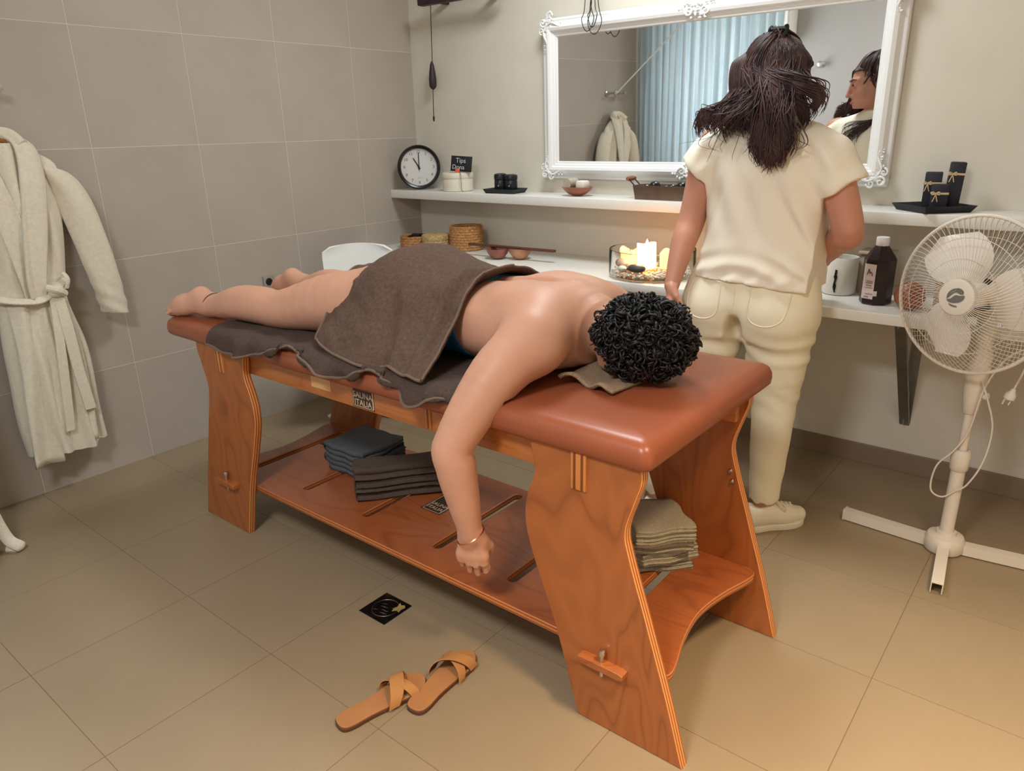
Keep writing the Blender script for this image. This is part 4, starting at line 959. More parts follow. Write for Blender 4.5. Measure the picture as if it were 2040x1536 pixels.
sp_ = [(math.cos(a)*(.004+.0018*a), math.sin(a)*(.004+.0018*a)) for a in np.linspace(0, 13, 70)]
for w0, w1 in ((-.035, .035),):
    g = [[(1.178+x*1.0, -.125+w_, SZ+.058+z) for x, z in sp_] for w_ in (w0, w1)]; mb.grid(g)
    mb.tube([(1.178, -.16, SZ+.058), (1.178, -.09, SZ+.058)], .024, 18)
solo('rolled_cloth', mb, m_beige, 'rolled white cloth lying in the shell bowl', 'cloth', (1.178, -.125, SZ+.03))
solo('soap_bar', MB().box((1.222, -.155, SZ+.034), (1.272, -.10, SZ+.072), bev=.009), mat('white soap', (224,216,200), .5), 'white soap block lying in the shell bowl', 'soap', (1.24, -.125, SZ+.034))
t = thing('planter_box', 'dark metal trough box with a wooden grip handle on the upper shelf', 'box', (1.69, -.125, SZ))
mb = MB(); x0, x1 = 1.552, 1.845
o = [(x0+.008, -.172, 0), (x1-.008, -.172, 0), (x1-.008, -.078, 0), (x0+.008, -.078, 0)]; e = [(x0, -.182, .062), (x1, -.182, .062), (x1, -.068, .062), (x0, -.068, .062)]; ei = [(x0+.004, -.178, .062), (x1-.004, -.178, .062), (x1-.004, -.072, .062), (x0+.004, -.072, .062)]; oi = [(x0+.012, -.168, .004), (x1-.012, -.168, .004), (x1-.012, -.082, .004), (x0+.012, -.082, .004)]
mb.add([(a, b, SZ+c) for a, b, c in o+e+ei+oi], [(3,2,1,0)]+[(i, (i+1) % 4, 4+(i+1) % 4, 4+i) for i in range(4)]+[(4+i, 4+(i+1) % 4, 8+(i+1) % 4, 8+i) for i in range(4)]+[(8+i, 8+(i+1) % 4, 12+(i+1) % 4, 12+i) for i in range(4)]+[(12,13,14,15)])
part('trough', mb, mat('aged bronze tin', (110,88,72), .45, metal=.5, var=.15, vscale=20), t, smooth=False)
for xe in (x0, x1):
    q = -1 if xe == x0 else 1
    for yw in (-.150, -.100): part('handle_wire', MB().tube(crom([(xe, yw, SZ+.05), (xe+q*.03, yw, SZ+.078), (xe+q*.04, yw, SZ+.088)], 5), .003, 6), m_black, t, 'dark wire')
    part('grip', MB().lathe([(0,-.034),(.008,-.034),(.011,-.02),(.012,0),(.011,.02),(.008,.034),(0,.034)], (xe+q*.042, -.125, SZ+.088), 14, axis=(0,1,0)), mat('worn wood grip', (140,92,66), .6), t, 'worn wooden grip')
for k, (bx, bz) in enumerate(((1.595, .068), (1.632, .080), (1.680, .064), (1.725, .072), (1.765, .080), (1.805, .066))):
    solo('hot_stone', MB().sphere((bx, -.125+.012*((k*7) % 3-1), SZ+bz-.02), (.024, .028, .018), 12, 8), m_blk, ['black stone at the grip end of the trough box', 'second black stone in the trough box, standing proud', 'third black stone in the trough box from the grip end', 'fourth black stone in the trough box from the grip end', 'fifth black stone in the trough box, standing proud', 'black stone at the far end of the trough box'][k], 'stone', (bx, -.125, SZ+.03), 'black stones in the trough box')
tray(2.752, -.122, .098, .098, .024, math.pi/4, 'black square tray set cornerwise on the shelf behind the fan')
m_pack = mat('black wrapping', (34,32,44), .6); m_rib = mat('ribbon', (214,188,150), .6)
def pack(cx, cy, wx, wy, h, rotz, lean, label, rz_):
    t = thing('wrapped_candle', label, 'candle', (cx, cy, SZ+.0065), 'wrapped black candles on the square tray')
    M_ = Matrix.Translation((cx, cy, SZ+.0065)) @ Matrix.Rotation(rotz, 4, 'Z') @ Matrix.Rotation(lean, 4, 'Y')
    b = MB().box((-wx, -wy, 0), (wx, wy, h), bev=.004); b.xf(M_); part('block', b, m_pack, t)
    b = MB()
    q = .0012
    b.box((-wx-q, -wy-q, rz_), (wx+q, wy+q, rz_+.007), bev=.0008); b.xf(M_); part('ribbon', b, m_rib, t, 'pale ribbon')
    b = MB()
    for s_ in (-1, 1):
        b.tube(crom([(-wx*.6, -wy-.003, rz_+.004), (-wx*.6+s_*.010, -wy-.008, rz_+.010), (-wx*.6+s_*.012, -wy-.005, rz_), (-wx*.6, -wy-.003, rz_+.003)], 5), .0018, 5); b.tube(crom([(-wx*.6, -wy-.003, rz_+.003), (-wx*.6+s_*.004, -wy-.005, rz_-.012), (-wx*.6+s_*.008, -wy-.004, rz_-.024)], 5), .0018, 5)
    b.xf(M_); part('bow', b, m_rib, t, 'pale tied bow')
pack(2.800, -.095, .024, .022, .162, .25, .04, 'tallest black wrapped candle at the back of the square tray', .118)
pack(2.738, -.112, .027, .022, .128, .15, 0, 'middle black wrapped candle, left on the square tray', .086)
pack(2.772, -.160, .025, .020, .090, .3, 0, 'shortest black wrapped candle at the front of the square tray', .055)

# ------------------------------------------------------------------ things on the lower counter
CZ = .7703
def basket(cx, cy, r, h, m, label, nrow, lid=False, wav=18):
    t = thing('woven_basket', label, 'basket', (cx, cy, CZ)); mb = MB(); n = wav*2*3
    rows = nrow*4; P = np.zeros((rows+1, n, 3))
    for i in range(rows+1):
        for j in range(n):
            th = 2*math.pi*j/n; ph = math.sin(th*wav+(math.pi if (i//4) % 2 else 0)); rr = r*(1+.03*math.sin(math.pi*i/rows))+.0028*abs(math.sin(math.pi*i/4))*(1+.6*ph); P[i, j] = (cx+rr*math.cos(th), cy+rr*math.sin(th), CZ+.001+h*i/rows)
    mb.grid(P, cv=True); mb.lathe([(0,.0012),(r,.0012)], (cx, cy, CZ), 36)
    if not lid: mb.lathe([(r,h),(r-.006,h+.001),(r-.007,h-.01),(r-.008,.01),(0,.01)], (cx, cy, CZ), 36)
    part('weave', mb, m, t, 'woven grass wall')
    part('rim', MB().tube([(cx+(r+.001)*math.cos(a), cy+(r+.001)*math.sin(a), CZ+h) for a in np.linspace(0, 2*math.pi, 40, endpoint=False)], .0042, 6, closed=True), m, t)
    if lid:
        part('lid', MB().lathe([(r+.004,h*.68),(r+.006,h*.72),(r+.006,h*.98),(r,h*1.05),(r*.6,h*1.08),(0,h*1.09)], (cx, cy, CZ), 40), m, t); part('knob', MB().lathe([(.006,h*1.08),(.008,h*1.14),(0,h*1.17)], (cx, cy, CZ), 12), m, t)
    return t
basket(.205, -.255, .082, .062, m_rattan, 'low open woven basket in the shelf corner', 5)
basket(.372, -.262, .070, .080, m_rattan2, 'pale lidded woven basket, between the other two baskets', 6, lid=True)
basket(.512, -.165, .088, .126, m_rattan, 'tallest woven basket standing beside the pale lidded one', 9)
for k, (a, b) in enumerate((((.15, -.25), (.26, -.235)), ((.18, -.29), (.245, -.27)))):
    t = solo('black_pouch', MB().tube(crom([(a[0], a[1], CZ+.056), ((a[0]+b[0])/2, (a[1]+b[1])/2, CZ+.066+.006*k), (b[0]+.01, b[1], CZ+.072)], 6), [.012]*6+[.018]*4+[.012]*3, 8, flat=.5), m_black, ['black pouch lying in the low open basket', 'second black pouch at the front of the low open basket'][k], 'pouch', (a[0], a[1], CZ+.03))
m_coco = mat('polished coconut', (138,86,70), .3, var=.3, vscale=18); m_coco2 = mat('polished olive wood', (176,128,94), .3, var=.3, vscale=25)
for k, (bx, by, r, m) in enumerate(((.862, -.318, .058, m_coco), (.968, -.268, .060, m_coco2))):
    solo('half_bowl', MB().lathe([(0,0),(.018,.0005),(.034,.008),(.048,.024),(.056,.040),(.0585,.052),(.0555,.052),(.052,.040),(.044,.025),(.03,.011),(0,.006)], (bx, by, CZ), 36), m, ['dark round wooden bowl under the stick', 'paler round wooden bowl under the stick'][k], 'bowl', (bx, by, CZ))
solo('wooden_stick', MB().box((-.265, -.011, 0), (.265, .011, .012), bev=.003).xf(Matrix.Translation((.925, -.292, CZ+.0525)) @ Matrix.Rotation(.06, 4, 'Z')), mat('dark stick', (92,52,44), .45), 'dark flat wooden stick lying across the two bowls', 'stick', (.925, -.292, CZ+.0525))
# glass bowl with candles and stones
gc = Vector((1.735, -.315, CZ))
t = thing('glass_bowl', 'wide clear glass bowl holding candles and stones on the counter', 'bowl', gc)
part('glass', MB().lathe([(0,.0004),(.170,.0004),(.182,.006),(.186,.018),(.186,.118),(.184,.121),(.181,.118),(.181,.020),(.176,.011),(.166,.008),(0,.008)], gc, 64), m_clear, t, 'clear glass')
def candle(cx, cy, rx, ry, h, lit, label, shape):
    t = thing('pillar_candle', label, 'candle', (cx, cy, CZ+.0305)); n = 28; rows = 8; P = np.zeros((rows+1, n, 3))
    for i in range(rows+1):
        for j in range(n):
            th = 2*math.pi*j/n; s_ = (abs(math.cos(th))**4+abs(math.sin(th))**4)**-.25; w = 1+.04*math.sin(th*3+i*.3)
            top = .012*math.sin(th*2+cx*40)*shape if i == rows else 0
            P[i, j] = (cx+rx*s_*w*math.cos(th), cy+ry*s_*w*math.sin(th), CZ+.0305+h*i/rows+top)
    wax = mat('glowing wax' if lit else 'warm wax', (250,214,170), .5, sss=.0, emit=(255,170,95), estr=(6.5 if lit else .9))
    mb = MB().grid(P, cv=True); mb.add([(cx, cy, CZ+.0305+h*.86)]+[tuple(p) for p in P[-1]], [(0, 1+j, 1+(j+1) % n) for j in range(n)]); part('wax', mb, wax, t, 'glowing wax')
    part('wick', MB().tube([(cx, cy, CZ+.03+h*.8), (cx+.001, cy, CZ+.03+h+.004)], .0012, 6), m_black, t)
    if lit:
        part('flame', MB().lathe([(0,0),(.005,.005),(.0062,.011),(.0045,.021),(.002,.028),(0,.032)], (cx, cy, CZ+.03+h*.9), 12), mat('flame', (255,220,140), .5, emit=(255,200,110), estr=40), t, 'small yellow flame')
        ld = bpy.data.lights.new('candle_lamp', 'POINT'); ld.energy = 1.1; ld.color = (1, .55, .25); ld.shadow_soft_size = .02
        lo = bpy.data.objects.new('candle_lamp', ld); COL.objects.link(lo); lo.parent = t; lo.location = (0, -.052, .075)
candle(1.712, -.322, .036, .034, .108, True, 'taller glowing pillar candle in the glass bowl', .5); candle(1.612, -.292, .040, .034, .074, False, 'lower broken pillar candle in the glass bowl, towards the bowls', 1.0); candle(1.800, -.280, .036, .034, .076, False, 'lower pillar candle in the glass bowl, half behind the standing person arm', .8)
gr = MB(); rr = random.Random(5)
for k in range(420):
    a = rr.uniform(0, 6.28); r = .172*math.sqrt(rr.random()); gr.sphere((gc.x+r*math.cos(a), gc.y+r*math.sin(a), CZ+.013+rr.uniform(0, .016)), (rr.uniform(.004, .009), rr.uniform(.004, .009), rr.uniform(.003, .006)), 6, 4)
tag(solo('gravel', gr, mat('gravel', (204,196,182), .6, var=.3, vscale=60), 'small pale gravel covering the floor of the glass bowl', 'gravel', gc, kind='stuff'))
for k, (a, b, r, c, lb) in enumerate(((1.722, -.425, (.042, .028, .018), (66,62,64), 'large dark flat stone in front of the tall candle'), (1.632, -.385, (.03, .024, .02), (190,160,136), 'pale round stone in the glass bowl'), (1.600, -.360, (.022, .02, .018), (150,124,110), 'brown stone at the edge of the glass bowl'), (1.668, -.402, (.024, .018, .014), (150,118,96), 'small tan stone between the pale and the dark stone'), (1.655, -.432, (.02, .018, .012), (200,196,186), 'white pebble at the front of the glass bowl'))):
    solo('decorative_stone', MB().sphere((a, b, CZ+.030+r[2]*.9), r, 14, 9), mat('stone', c, .55, var=.15, vscale=30), lb, 'stone', (a, b, CZ+.03), 'stones in the glass bowl')
# mug, caddy, bottle
t = thing('white_cup', 'tall white cup with a black figure print, partly behind the standing person', 'cup', (2.497, -.245, CZ))
part('cup', MB().lathe([(0,.0005),(.054,.0005),(.058,.004),(.0595,.02),(.0595,.138),(.058,.140),(.055,.138),(.055,.01),(0,.008)], (2.497, -.245, CZ), 44), m_white, t)
fg = MB(); q0 = math.atan2(-2.94, .773)-.30
def onc(a, z, r=.0601): return (2.497+r*math.cos(q0+a), -.245+r*math.sin(q0+a), CZ+z)
for pts, w in (([(.05, .098), (.06, .085)], .0055), ([(.05, .088), (.03, .075), (.06, .060), (.02, .045)], .006), ([(.03, .05), (.0, .035), (.05, .022)], .005), ([(.04, .05), (.10, .036), (.06, .018), (.12, .014)], .004), ([(.04, .082), (.12, .072), (.10, .06)], .003), ([(.05, .082), (-.05, .070)], .003)):
    fg.tube([onc(*p) for p in crom(pts, 4)], w*.7, 6, flat=None)
part('figure_print', fg, m_black, t, 'black dancing figure print')
t = thing('caddy_box', 'pale translucent container behind the brown bottle', 'container', (2.60, -.15, CZ))
part('body', MB().box((2.545, -.20, CZ), (2.655, -.10, CZ+.145), bev=.012), mat('frosted plastic', (206,190,170), .5, trans=.3), t); part('lid', MB().box((2.541, -.204, CZ+.145), (2.659, -.096, CZ+.158), bev=.004), mat('frosted lid', (196,180,160), .5), t)
t = thing('oil_bottle', 'tall brown faceted bottle with a white cap on the counter', 'bottle', (2.652, -.345, CZ))
n8 = 8; bp_ = [(.050,.001),(.053,.006),(.053,.158),(.050,.164),(.022,.205),(.019,.210),(.019,.214)]
mb = MB(); mb.lathe([(0,.001)]+bp_+[(0,.214)], (0, 0, 0), n8); mb.xf(Matrix.Translation((2.652, -.345, CZ)) @ Matrix.Rotation(.1, 4, 'Z')); part('bottle', mb, mat('brown bottle', (38,22,26), .22, var=.1), t, 'dark brown plastic', sharp=20)
part('cap', MB().lathe([(.0205,.205),(.0215,.207),(.0215,.232),(.020,.235),(0,.235)], (2.652, -.345, CZ), 28), mat('white cap', (232,230,232), .4), t, 'white ribbed cap')
am = math.atan2(-2.84, .62); a0 = am-.82; a1 = am-.16
def onb(a, z, r=.0535):
    k = math.pi/8; rel = ((a-.1) % (2*k))-k; return (2.652+(r*math.cos(k)/math.cos(rel))*math.cos(a), -.345+(r*math.cos(k)/math.cos(rel))*math.sin(a), CZ+z)
lb = MB(); lb.grid([[onb(a, z, .0545) for a in np.linspace(a0-.3, a1, 9)] for z in (.022, .145)]); lb.grid([[onb(a, z, .0548) for a in np.linspace(a0-.1, a1+.22, 9)] for z in (.034, .052)])
lbl = part('label', lb, mat('bottle label', (214,196,190), .6), t, 'pale paper label', smooth=False)
lt = MB()
for z, a, b, w in ((.085, .08, .5, .0018), (.079, .05, .55, .0014), (.070, .1, .5, .0022), (.062, .05, .55, .0014), (.040, .1, .62, .0020), (.029, .05, .35, .0024)):
    lt.tube([onb(a0+x, z, .0552) for x in np.linspace(a, b, 6)], w*.6, 4)
lt.tube([onb(a0+x, z, .0552) for x, z in crom([(.08, .108), (.18, .128), (.24, .112), (.34, .118), (.46, .104)], 4)], .0016, 4)
part('label_print', lt, mat('label ink', (110,70,60), .6), lbl, 'small brown print lines', smooth=False)
solo('wooden_ball', MB().sphere((2.770, -.385, CZ+.047), (.050, .050, .047), 24, 16), mat('red brown wood', (150,84,62), .35, var=.15, vscale=12), 'round red brown wooden ball beside the bottle', 'ball', (2.770, -.385, CZ))
basket(2.93, -.30, .095, .090, m_rattan, 'brown woven basket on the counter behind the fan', 7)
t = thing('leafy_pot', 'small potted green plant on the counter behind the fan', 'plant', (3.13, -.26, CZ)); part('pot', MB().lathe([(0,.0005),(.035,.0005),(.045,.07),(.048,.072),(.043,.072),(.04,.06),(0,.058)], (3.13, -.26, CZ), 24), mat('terracotta', (150,96,70), .7), t)
mb = MB(); rr = random.Random(3)
for k in range(26):
    a = rr.uniform(0, 6.28); L = rr.uniform(.05, .10); p = Vector((3.13, -.26, CZ+.06)); d_ = Vector((math.cos(a)*.6, math.sin(a)*.6, 1)).normalized(); q = p+d_*L
    s_ = Vector((-math.sin(a), math.cos(a), 0))*.012; mb.add([p, p+d_*L*.5+s_, q+Vector((math.cos(a), math.sin(a), 0))*.02, p+d_*L*.5-s_], [(0, 1, 2, 3)])
part('leaves', mb, mat('green leaf', (84,108,56), .5), t, 'green leaves', kind='stuff')
# ------------------------------------------------------------------ pedestal fan
FB = Vector((3.026, -.572, 0)); fa = Vector((-.40, -.905, .06)).normalized(); fs = Vector((0,0,1)).cross(fa).normalized(); fu = fa.cross(fs)
fc = Vector((2.985, -.655, .893))   # cage centre
fn = thing('pedestal_fan', 'white pedestal fan on a cross base in front of the counter', 'fan', FB)
for k, (ang, L) in enumerate(((176, .325), (7, .325), (-84, .30), (96, .30))):
    a = math.radians(ang); d_ = Vector((math.cos(a), math.sin(a), 0)); s_ = Vector((-d_.y, d_.x, 0)); mb = MB(); w, h0, h1 = .017, .004, .040
    v = [FB+d_*t+s_*o+Vector((0, 0, z)) for t in (.03, L) for o, z in ((-w, h0), (-w, h1), (w, h1), (w, h0), (w-.003, h0), (w-.003, h1-.003), (-w+.003, h1-.003), (-w+.003, h0))]
    mb.add(v, [(i, (i+1) % 8, 8+(i+1) % 8, 8+i) for i in range(8)]+[tuple(range(7, -1, -1)), tuple(range(8, 16))])
    part('base_leg', mb, m_fanw, fn, smooth=False)
    if k != 2: part('end_cap', MB().box((-w-.0006, -.004, 0), (w+.0006, .004, h1+.0006), bev=.001).xf(basis(FB+d_*(L+.003)+Vector((0,0,.002)), s_, d_, (0,0,1))), m_fanw, fn)
part('base_hub', MB().lathe([(0,.004),(.056,.004),(.060,.010),(.060,.045),(.054,.058),(.040,.062),(.032,.064),(.030,.075),(0,.075)], FB, 40), m_fanw, fn)
part('lower_pole', MB().lathe([(.0215,.07),(.0215,.315),(0,.315)], FB, 24), m_fanw, fn)
part('collar', MB().lathe([(.0225,.30),(.027,.305),(.029,.33),(.029,.362),(.024,.372),(.016,.374)], FB, 28), m_fanw, fn)
part('upper_pole', MB().lathe([(.0145,.36),(.0145,.52)], FB, 20), m_fanw, fn)
part('control_column', MB().lathe([(.017,.50),(.022,.505),(.028,.56),(.033,.64),(.034,.70),(.028,.72),(0,.72)], FB, 28), m_fanw, fn)
kd = Vector((fs.x, fs.y, 0)).normalized()
part('switch_knob', MB().lathe([(0,.0),(.012,.0),(.012,.018),(.009,.021),(0,.021)], FB+Vector((0,0,.57))+kd*.026, 18, axis=kd), m_fanw, fn); part('tilt_knob', MB().lathe([(0,0),(.010,0),(.012,.014),(0,.016)], FB+Vector((0,0,.655))-kd*.03, 16, axis=-kd), m_fanw, fn)
part('motor_housing', MB().lathe([(0,-.155),(.04,-.152),(.056,-.13),(.060,-.09),(.056,-.05),(.05,-.045)], fc, 32, axis=fa), m_fanw, fn)
part('neck', MB().tube([FB+Vector((0,0,.70)), FB+Vector((0,-.0,.76)), fc-fa*.10-Vector((0,0,.03))], [.026,.026,.03], 14), m_fanw, fn)
CR = .232
def P_f(r, th, h): return fc+fs*(r*math.cos(th))+fu*(r*math.sin(th))+fa*h
def grille(front):
    mb = MB(); n = 84; sw = .55 if front else -.55
    for i in range(n):
        t0 = 2*math.pi*i/n; pts = []
        for k in range(9):
            s_ = k/8; r = .052+(CR-.052)*s_; h = (.078*(1-s_**2.6)+.002) if front else (-.060*(1-s_**2.6)-.002); pts.append(P_f(r, t0+sw*(s_-.5), h))
        mb.tube(pts, .0010, 3, cap=False)
    for rr_, hh in ((.11, .071), (.17, .048)):
        h = hh if front else -hh*.75; mb.tube([P_f(rr_, 2*math.pi*i/64, h) for i in range(64)], .0015, 4, closed=True)
    return mb
part('front_grille', grille(True), m_fanw, fn, 'fine white wire guard', kind='stuff', sharp=None); part('rear_grille', grille(False), m_fanw, fn, 'fine white wire guard', kind='stuff', sharp=None)
part('guard_rim', MB().tube([P_f(CR, 2*math.pi*i/80, 0) for i in range(80)], .0055, 8, closed=True), m_fanw, fn)
hub = part('centre_badge', MB().lathe([(0,.083),(.040,.083),(.052,.081),(.056,.076),(.056,.070),(.03,.066)], fc, 48, axis=fa), m_fanw, fn, 'ivory centre disc')
lf = [[(-.026,-.004),(-.024,.010),(-.014,.021),(-.002,.026),(-.004,.020),(-.014,.012)], [(.001,.027),(.012,.026),(.020,.020),(.021,.012),(.012,.010),(-.001,.014),(-.012,.006),(-.021,-.005),(-.026,-.008),(-.025,-.004),(-.014,.010),(-.003,.019)],
      [(.024,.009),(.026,.002),(.022,-.006),(.012,-.014),(.000,-.017),(-.012,-.018),(-.021,-.015),(-.025,-.010),(-.014,-.006),(-.002,.006),(.012,.006)], [(-.018,-.020),(-.006,-.023),(.006,-.024),(.010,-.027),(.002,-.029),(-.010,-.027)]]
for lp in lf:
    g = plate([[tuple(p) for p in crom(lp, 3, True)]], .0008, 0, 0); g.xf(basis(fc+fa*.0836, fs, fu, fa)); part('leaf_emblem', g, mat('grey emblem', (112,108,104), .5), hub, 'grey leaf shaped emblem stroke', smooth=False)
part('blade_hub', MB().lathe([(0,.048),(.028,.046),(.036,.038),(.037,-.035),(0,-.035)], fc, 28, axis=fa), m_blade, fn)
for k in range(3):
    P = np.zeros((14, 12, 3)); a0 = math.radians(118+k*120)
    for i in range(14):
        s_ = i/13; r = .032+.168*s_; half = (.36+.46*math.sin(math.pi*min(1, s_*.80+.12)))*(1-.2*s_)*(1 if s_ < .9 else math.sqrt(max(.02, 1-((s_-.9)/.1)**2)))
        for j in range(12):
            q = j/11*2-1; P[i, j] = P_f(r, a0+q*half+.15*s_, .030*q*(1-.45*s_)-.004*q*q)
    part('blade', sheet(P, .002), m_blade, fn, 'ivory plastic blade')
cb = MB(); cb.tube(crom([FB+Vector((.02,-.03,.62)), FB+Vector((.045,-.03,.56)), FB+Vector((.070,-.02,.47)), FB+Vector((.065,-.03,.36)), FB+Vector((.035,-.03,.27)), FB+Vector((.004,-.028,.235)), FB+Vector((-.03,-.03,.205)), FB+Vector((-.065,-.03,.225)), FB+Vector((-.06,-.03,.31)), FB+Vector((-.02,-.03,.375)), FB+Vector((.01,-.022,.45)), FB+Vector((.03,-.03,.60)), FB+Vector((.07,-.02,.70)), FB+Vector((.125,-.03,.74)), FB+Vector((.12,-.04,.68)), FB+Vector((.105,-.04,.615))], 8), .0028, 6)
part('power_cord', cb, m_fanw, fn, 'looped white power cord')
part('plug', MB().lathe([(0,.0),(.006,.0),(.008,.008),(.015,.018),(.016,.032),(.012,.036),(0,.037)], FB+Vector((.105,-.04,.615)), 16, axis=(-.25,0,-1)).lathe([(0,.035),(.0022,.035),(.0022,.054),(0,.055)], FB+Vector((.112,-.04,.615)), 8, axis=(-.25,0,-1)).lathe([(0,.035),(.0022,.035),(.0022,.054),(0,.055)], FB+Vector((.096,-.04,.615)), 8, axis=(-.25,0,-1)), m_fanw, fn, 'two pin plug')

# ------------------------------------------------------------------ bathrobe on the left wall
RY = -2.172
rb = thing('bathrobe', 'ivory terry bathrobe with a knotted belt, hanging on the tiled wall', 'bathrobe', (.08, RY, .2))
zz = [.195, .30, .45, .62, .80, .90, 1.02, 1.15, 1.25, 1.31, 1.355, 1.385]
hw = [.150, .152, .152, .146, .122, .132, .150, .170, .185, .178, .115, .060]
tk = [.060, .060, .058, .056, .048, .052, .056, .056, .050, .044, .038, .030]
nz_, nt_ = 110, 150; P = np.zeros((nz_, nt_, 3))
for i, z in enumerate(np.linspace(.195, 1.385, nz_)):
    a = cint(zz, hw, z); b = cint(zz, tk, z); low = sstep(.95, .35, z); up_ = sstep(.80, 1.0, z)
    for j in range(nt_):
        th = 2*math.pi*j/nt_; y = RY+a*math.cos(th); x = .072+b*math.sin(th)
        if math.sin(th) > 0:
            e = math.sin(th)**.5; x += e*(low*(.016*math.sin(y*62+1.2*z)+.010*math.sin(y*105+2*z+1)) + up_*(.013*math.sin(y*70+1.5*z)))
            x += e*.016*math.exp(-((y-RY-.015-.05*(z-.8))/.016)**2)*sstep(.85, .75, z)
        P[i, j] = (max(x, .012), y+.004*math.sin(z*14), z-(.012*math.sin(y*20) if z < .3 else 0)*(1-(z-.195)/.105))
    if z < .8:  # open front: right flap hangs a little shorter, left flap longer
        pass
mb = MB(); mb.grid(P, cv=True); mb.add([(.07, RY, .215)]+[tuple(p) for p in P[0]], [(0, 1+(j+1) % nt_, 1+j) for j in range(nt_)]); mb.add([(.07, RY, 1.385)]+[tuple(p) for p in P[-1]], [(0, 1+j, 1+(j+1) % nt_) for j in range(nt_)])
part('robe_body', mb, m_robe, rb, sharp=None)
# front flaps hanging open below the belt
def cloth_strip(path, widths, wdir, thick, amp=0.0, fr=6, n=16):
    path = [np.array(p) for p in crom(path, 8)]; K = len(path); P = np.zeros((K, n, 3)); wdir = np.array(wdir, float)
    for i in range(K):
        t = i/(K-1); w = np.interp(t, np.linspace(0, 1, len(widths)), widths)
        for j in range(n):
            q = j/(n-1)-.5; P[i, j] = path[i]+wdir*w*q+np.array((amp*math.cos(q*fr+3*t), 0, 0))
    return sheet(P, thick)
part('front_flap', cloth_strip([(.118, RY+.055, .82), (.128, RY+.05, .60), (.132, RY+.035, .40), (.130, RY+.020, .215)], [.10, .125, .14, .15], (0, 1, 0), .010, .012, 7), m_robe, rb, sharp=None)
part('front_flap', cloth_strip([(.122, RY-.06, .82), (.132, RY-.065, .60), (.136, RY-.085, .40), (.134, RY-.10, .165)], [.09, .10, .105, .105], (0, 1, 0), .010, .014, 6), m_robe, rb, sharp=None)
# shawl collar
for q in (1, -1):
    pts = [(.060, RY+q*.045, 1.405), (.105, RY+q*.075, 1.365), (.132, RY+q*.066, 1.25), (.138, RY+q*.035, 1.08), (.136, RY+q*.010-.008, .90), (.128, RY+q*.004-.006, .82)]
    part('collar', cloth_strip(pts, [.045, .07, .085, .085, .07, .06], (.25, -q*.96, .1), .012, .010, 5), m_robe, rb, 'thick shawl collar', sharp=None)
part('collar_back', MB().tube(crom([(.105, RY+.072, 1.372), (.062, RY+.05, 1.41), (.048, RY, 1.415), (.062, RY-.05, 1.41), (.105, RY-.072, 1.372)], 8), .020, 10, flat=1.4), m_robe, rb)
def sleeve(q):
    path = crom([(.070, RY+q*.095, 1.312), (.074, RY+q*.160, 1.278), (.082, RY+q*.213, 1.18), (.088, RY+q*.245, 1.02), (.088, RY+q*.262, .88), (.084, RY+q*.275, .78), (.080, RY+q*.287, .705)], 10); K = len(path); n = 30; P = np.zeros((K+4, n, 3))
    for i in range(K+4):
        c = np.array(path[min(i, K-1)]); t = min(1, i/(K-1)); a = np.interp(t, [0, .2, .4, .75, 1], [.050, .066, .068, .058, .052]); b = np.interp(t, [0, .2, .4, 1], [.034, .046, .048, .040])
        if i >= K: a -= .008*(i-K+.5); b -= .007*(i-K+.5); c = c+np.array((0, 0, .006*(i-K)))
        for j in range(n):
            th = 2*math.pi*j/n; w = 1+.06*math.sin(3*th+t*9)+.05*math.sin(t*44+2*th)*sstep(.6, .9, t); P[i, j] = c+np.array((b*math.sin(th)*w, a*math.cos(th)*w, q*.3*a*math.cos(th)*0-.22*a*math.cos(th)*q))
    P[:, :, 0] = np.maximum(P[:, :, 0], .014)
    m = MB(); m.grid(P, cv=True); return m
for q in (1, -1): part('sleeve', sleeve(q), m_robe, rb, sharp=None)
part('belt', MB().tube(crom([(.05, RY+.118, .885), (.10, RY+.105, .872), (.128, RY+.06, .842), (.142, RY+.0, .818), (.138, RY-.06, .822), (.110, RY-.115, .835), (.06, RY-.128, .84)], 8), .019, 10, flat=.45), m_robe, rb, 'tied terry belt')
part('belt_loop', MB().tube(crom([(.126, RY+.105, .905), (.140, RY+.112, .880), (.134, RY+.103, .845)], 6), .010, 8, flat=.5), m_robe, rb)
part('belt_knot', MB().sphere((.152, RY+.058, .842), (.020, .030, .024), 14, 9).tube(crom([(.150, RY+.03, .86), (.172, RY+.055, .85), (.156, RY+.085, .83)], 5), .014, 8), m_robe, rb)
part('belt_tail', cloth_strip([(.150, RY+.062, .84), (.162, RY+.066, .70), (.160, RY+.072, .52), (.156, RY+.086, .352)], [.034, .040, .040, .040], (0, 1, 0), .009), m_robe, rb); part('belt_tail', cloth_strip([(.150, RY+.045, .835), (.160, RY+.030, .66), (.158, RY+.012, .46), (.154, RY-.004, .285)], [.026, .032, .034, .030], (0, 1, 0), .009), m_robe, rb)
hg = thing('coat_hanger', 'wooden coat hanger inside the bathrobe collar', 'hanger', (.06, RY, 1.42))
m_hgw = mat('hanger wood', (176,112,60), .45); part('arm', MB().tube(crom([(.052, RY-.11, 1.335), (.056, RY-.06, 1.375), (.056, RY, 1.405), (.056, RY+.06, 1.375), (.052, RY+.11, 1.335)], 8), .011, 8), m_hgw, hg)
part('hook', MB().tube(crom([(.058, RY, 1.41), (.062, RY, 1.50), (.066, RY+.004, 1.565), (.066, RY+.018, 1.588), (.066, RY+.030, 1.575)], 6), .0028, 8), m_metal, hg, 'thin metal hook')
t = thing('wall_hook_rail', 'chrome double hook bar on the tiled wall above the bathrobe', 'hook', (.0, RY+.05, 1.56))
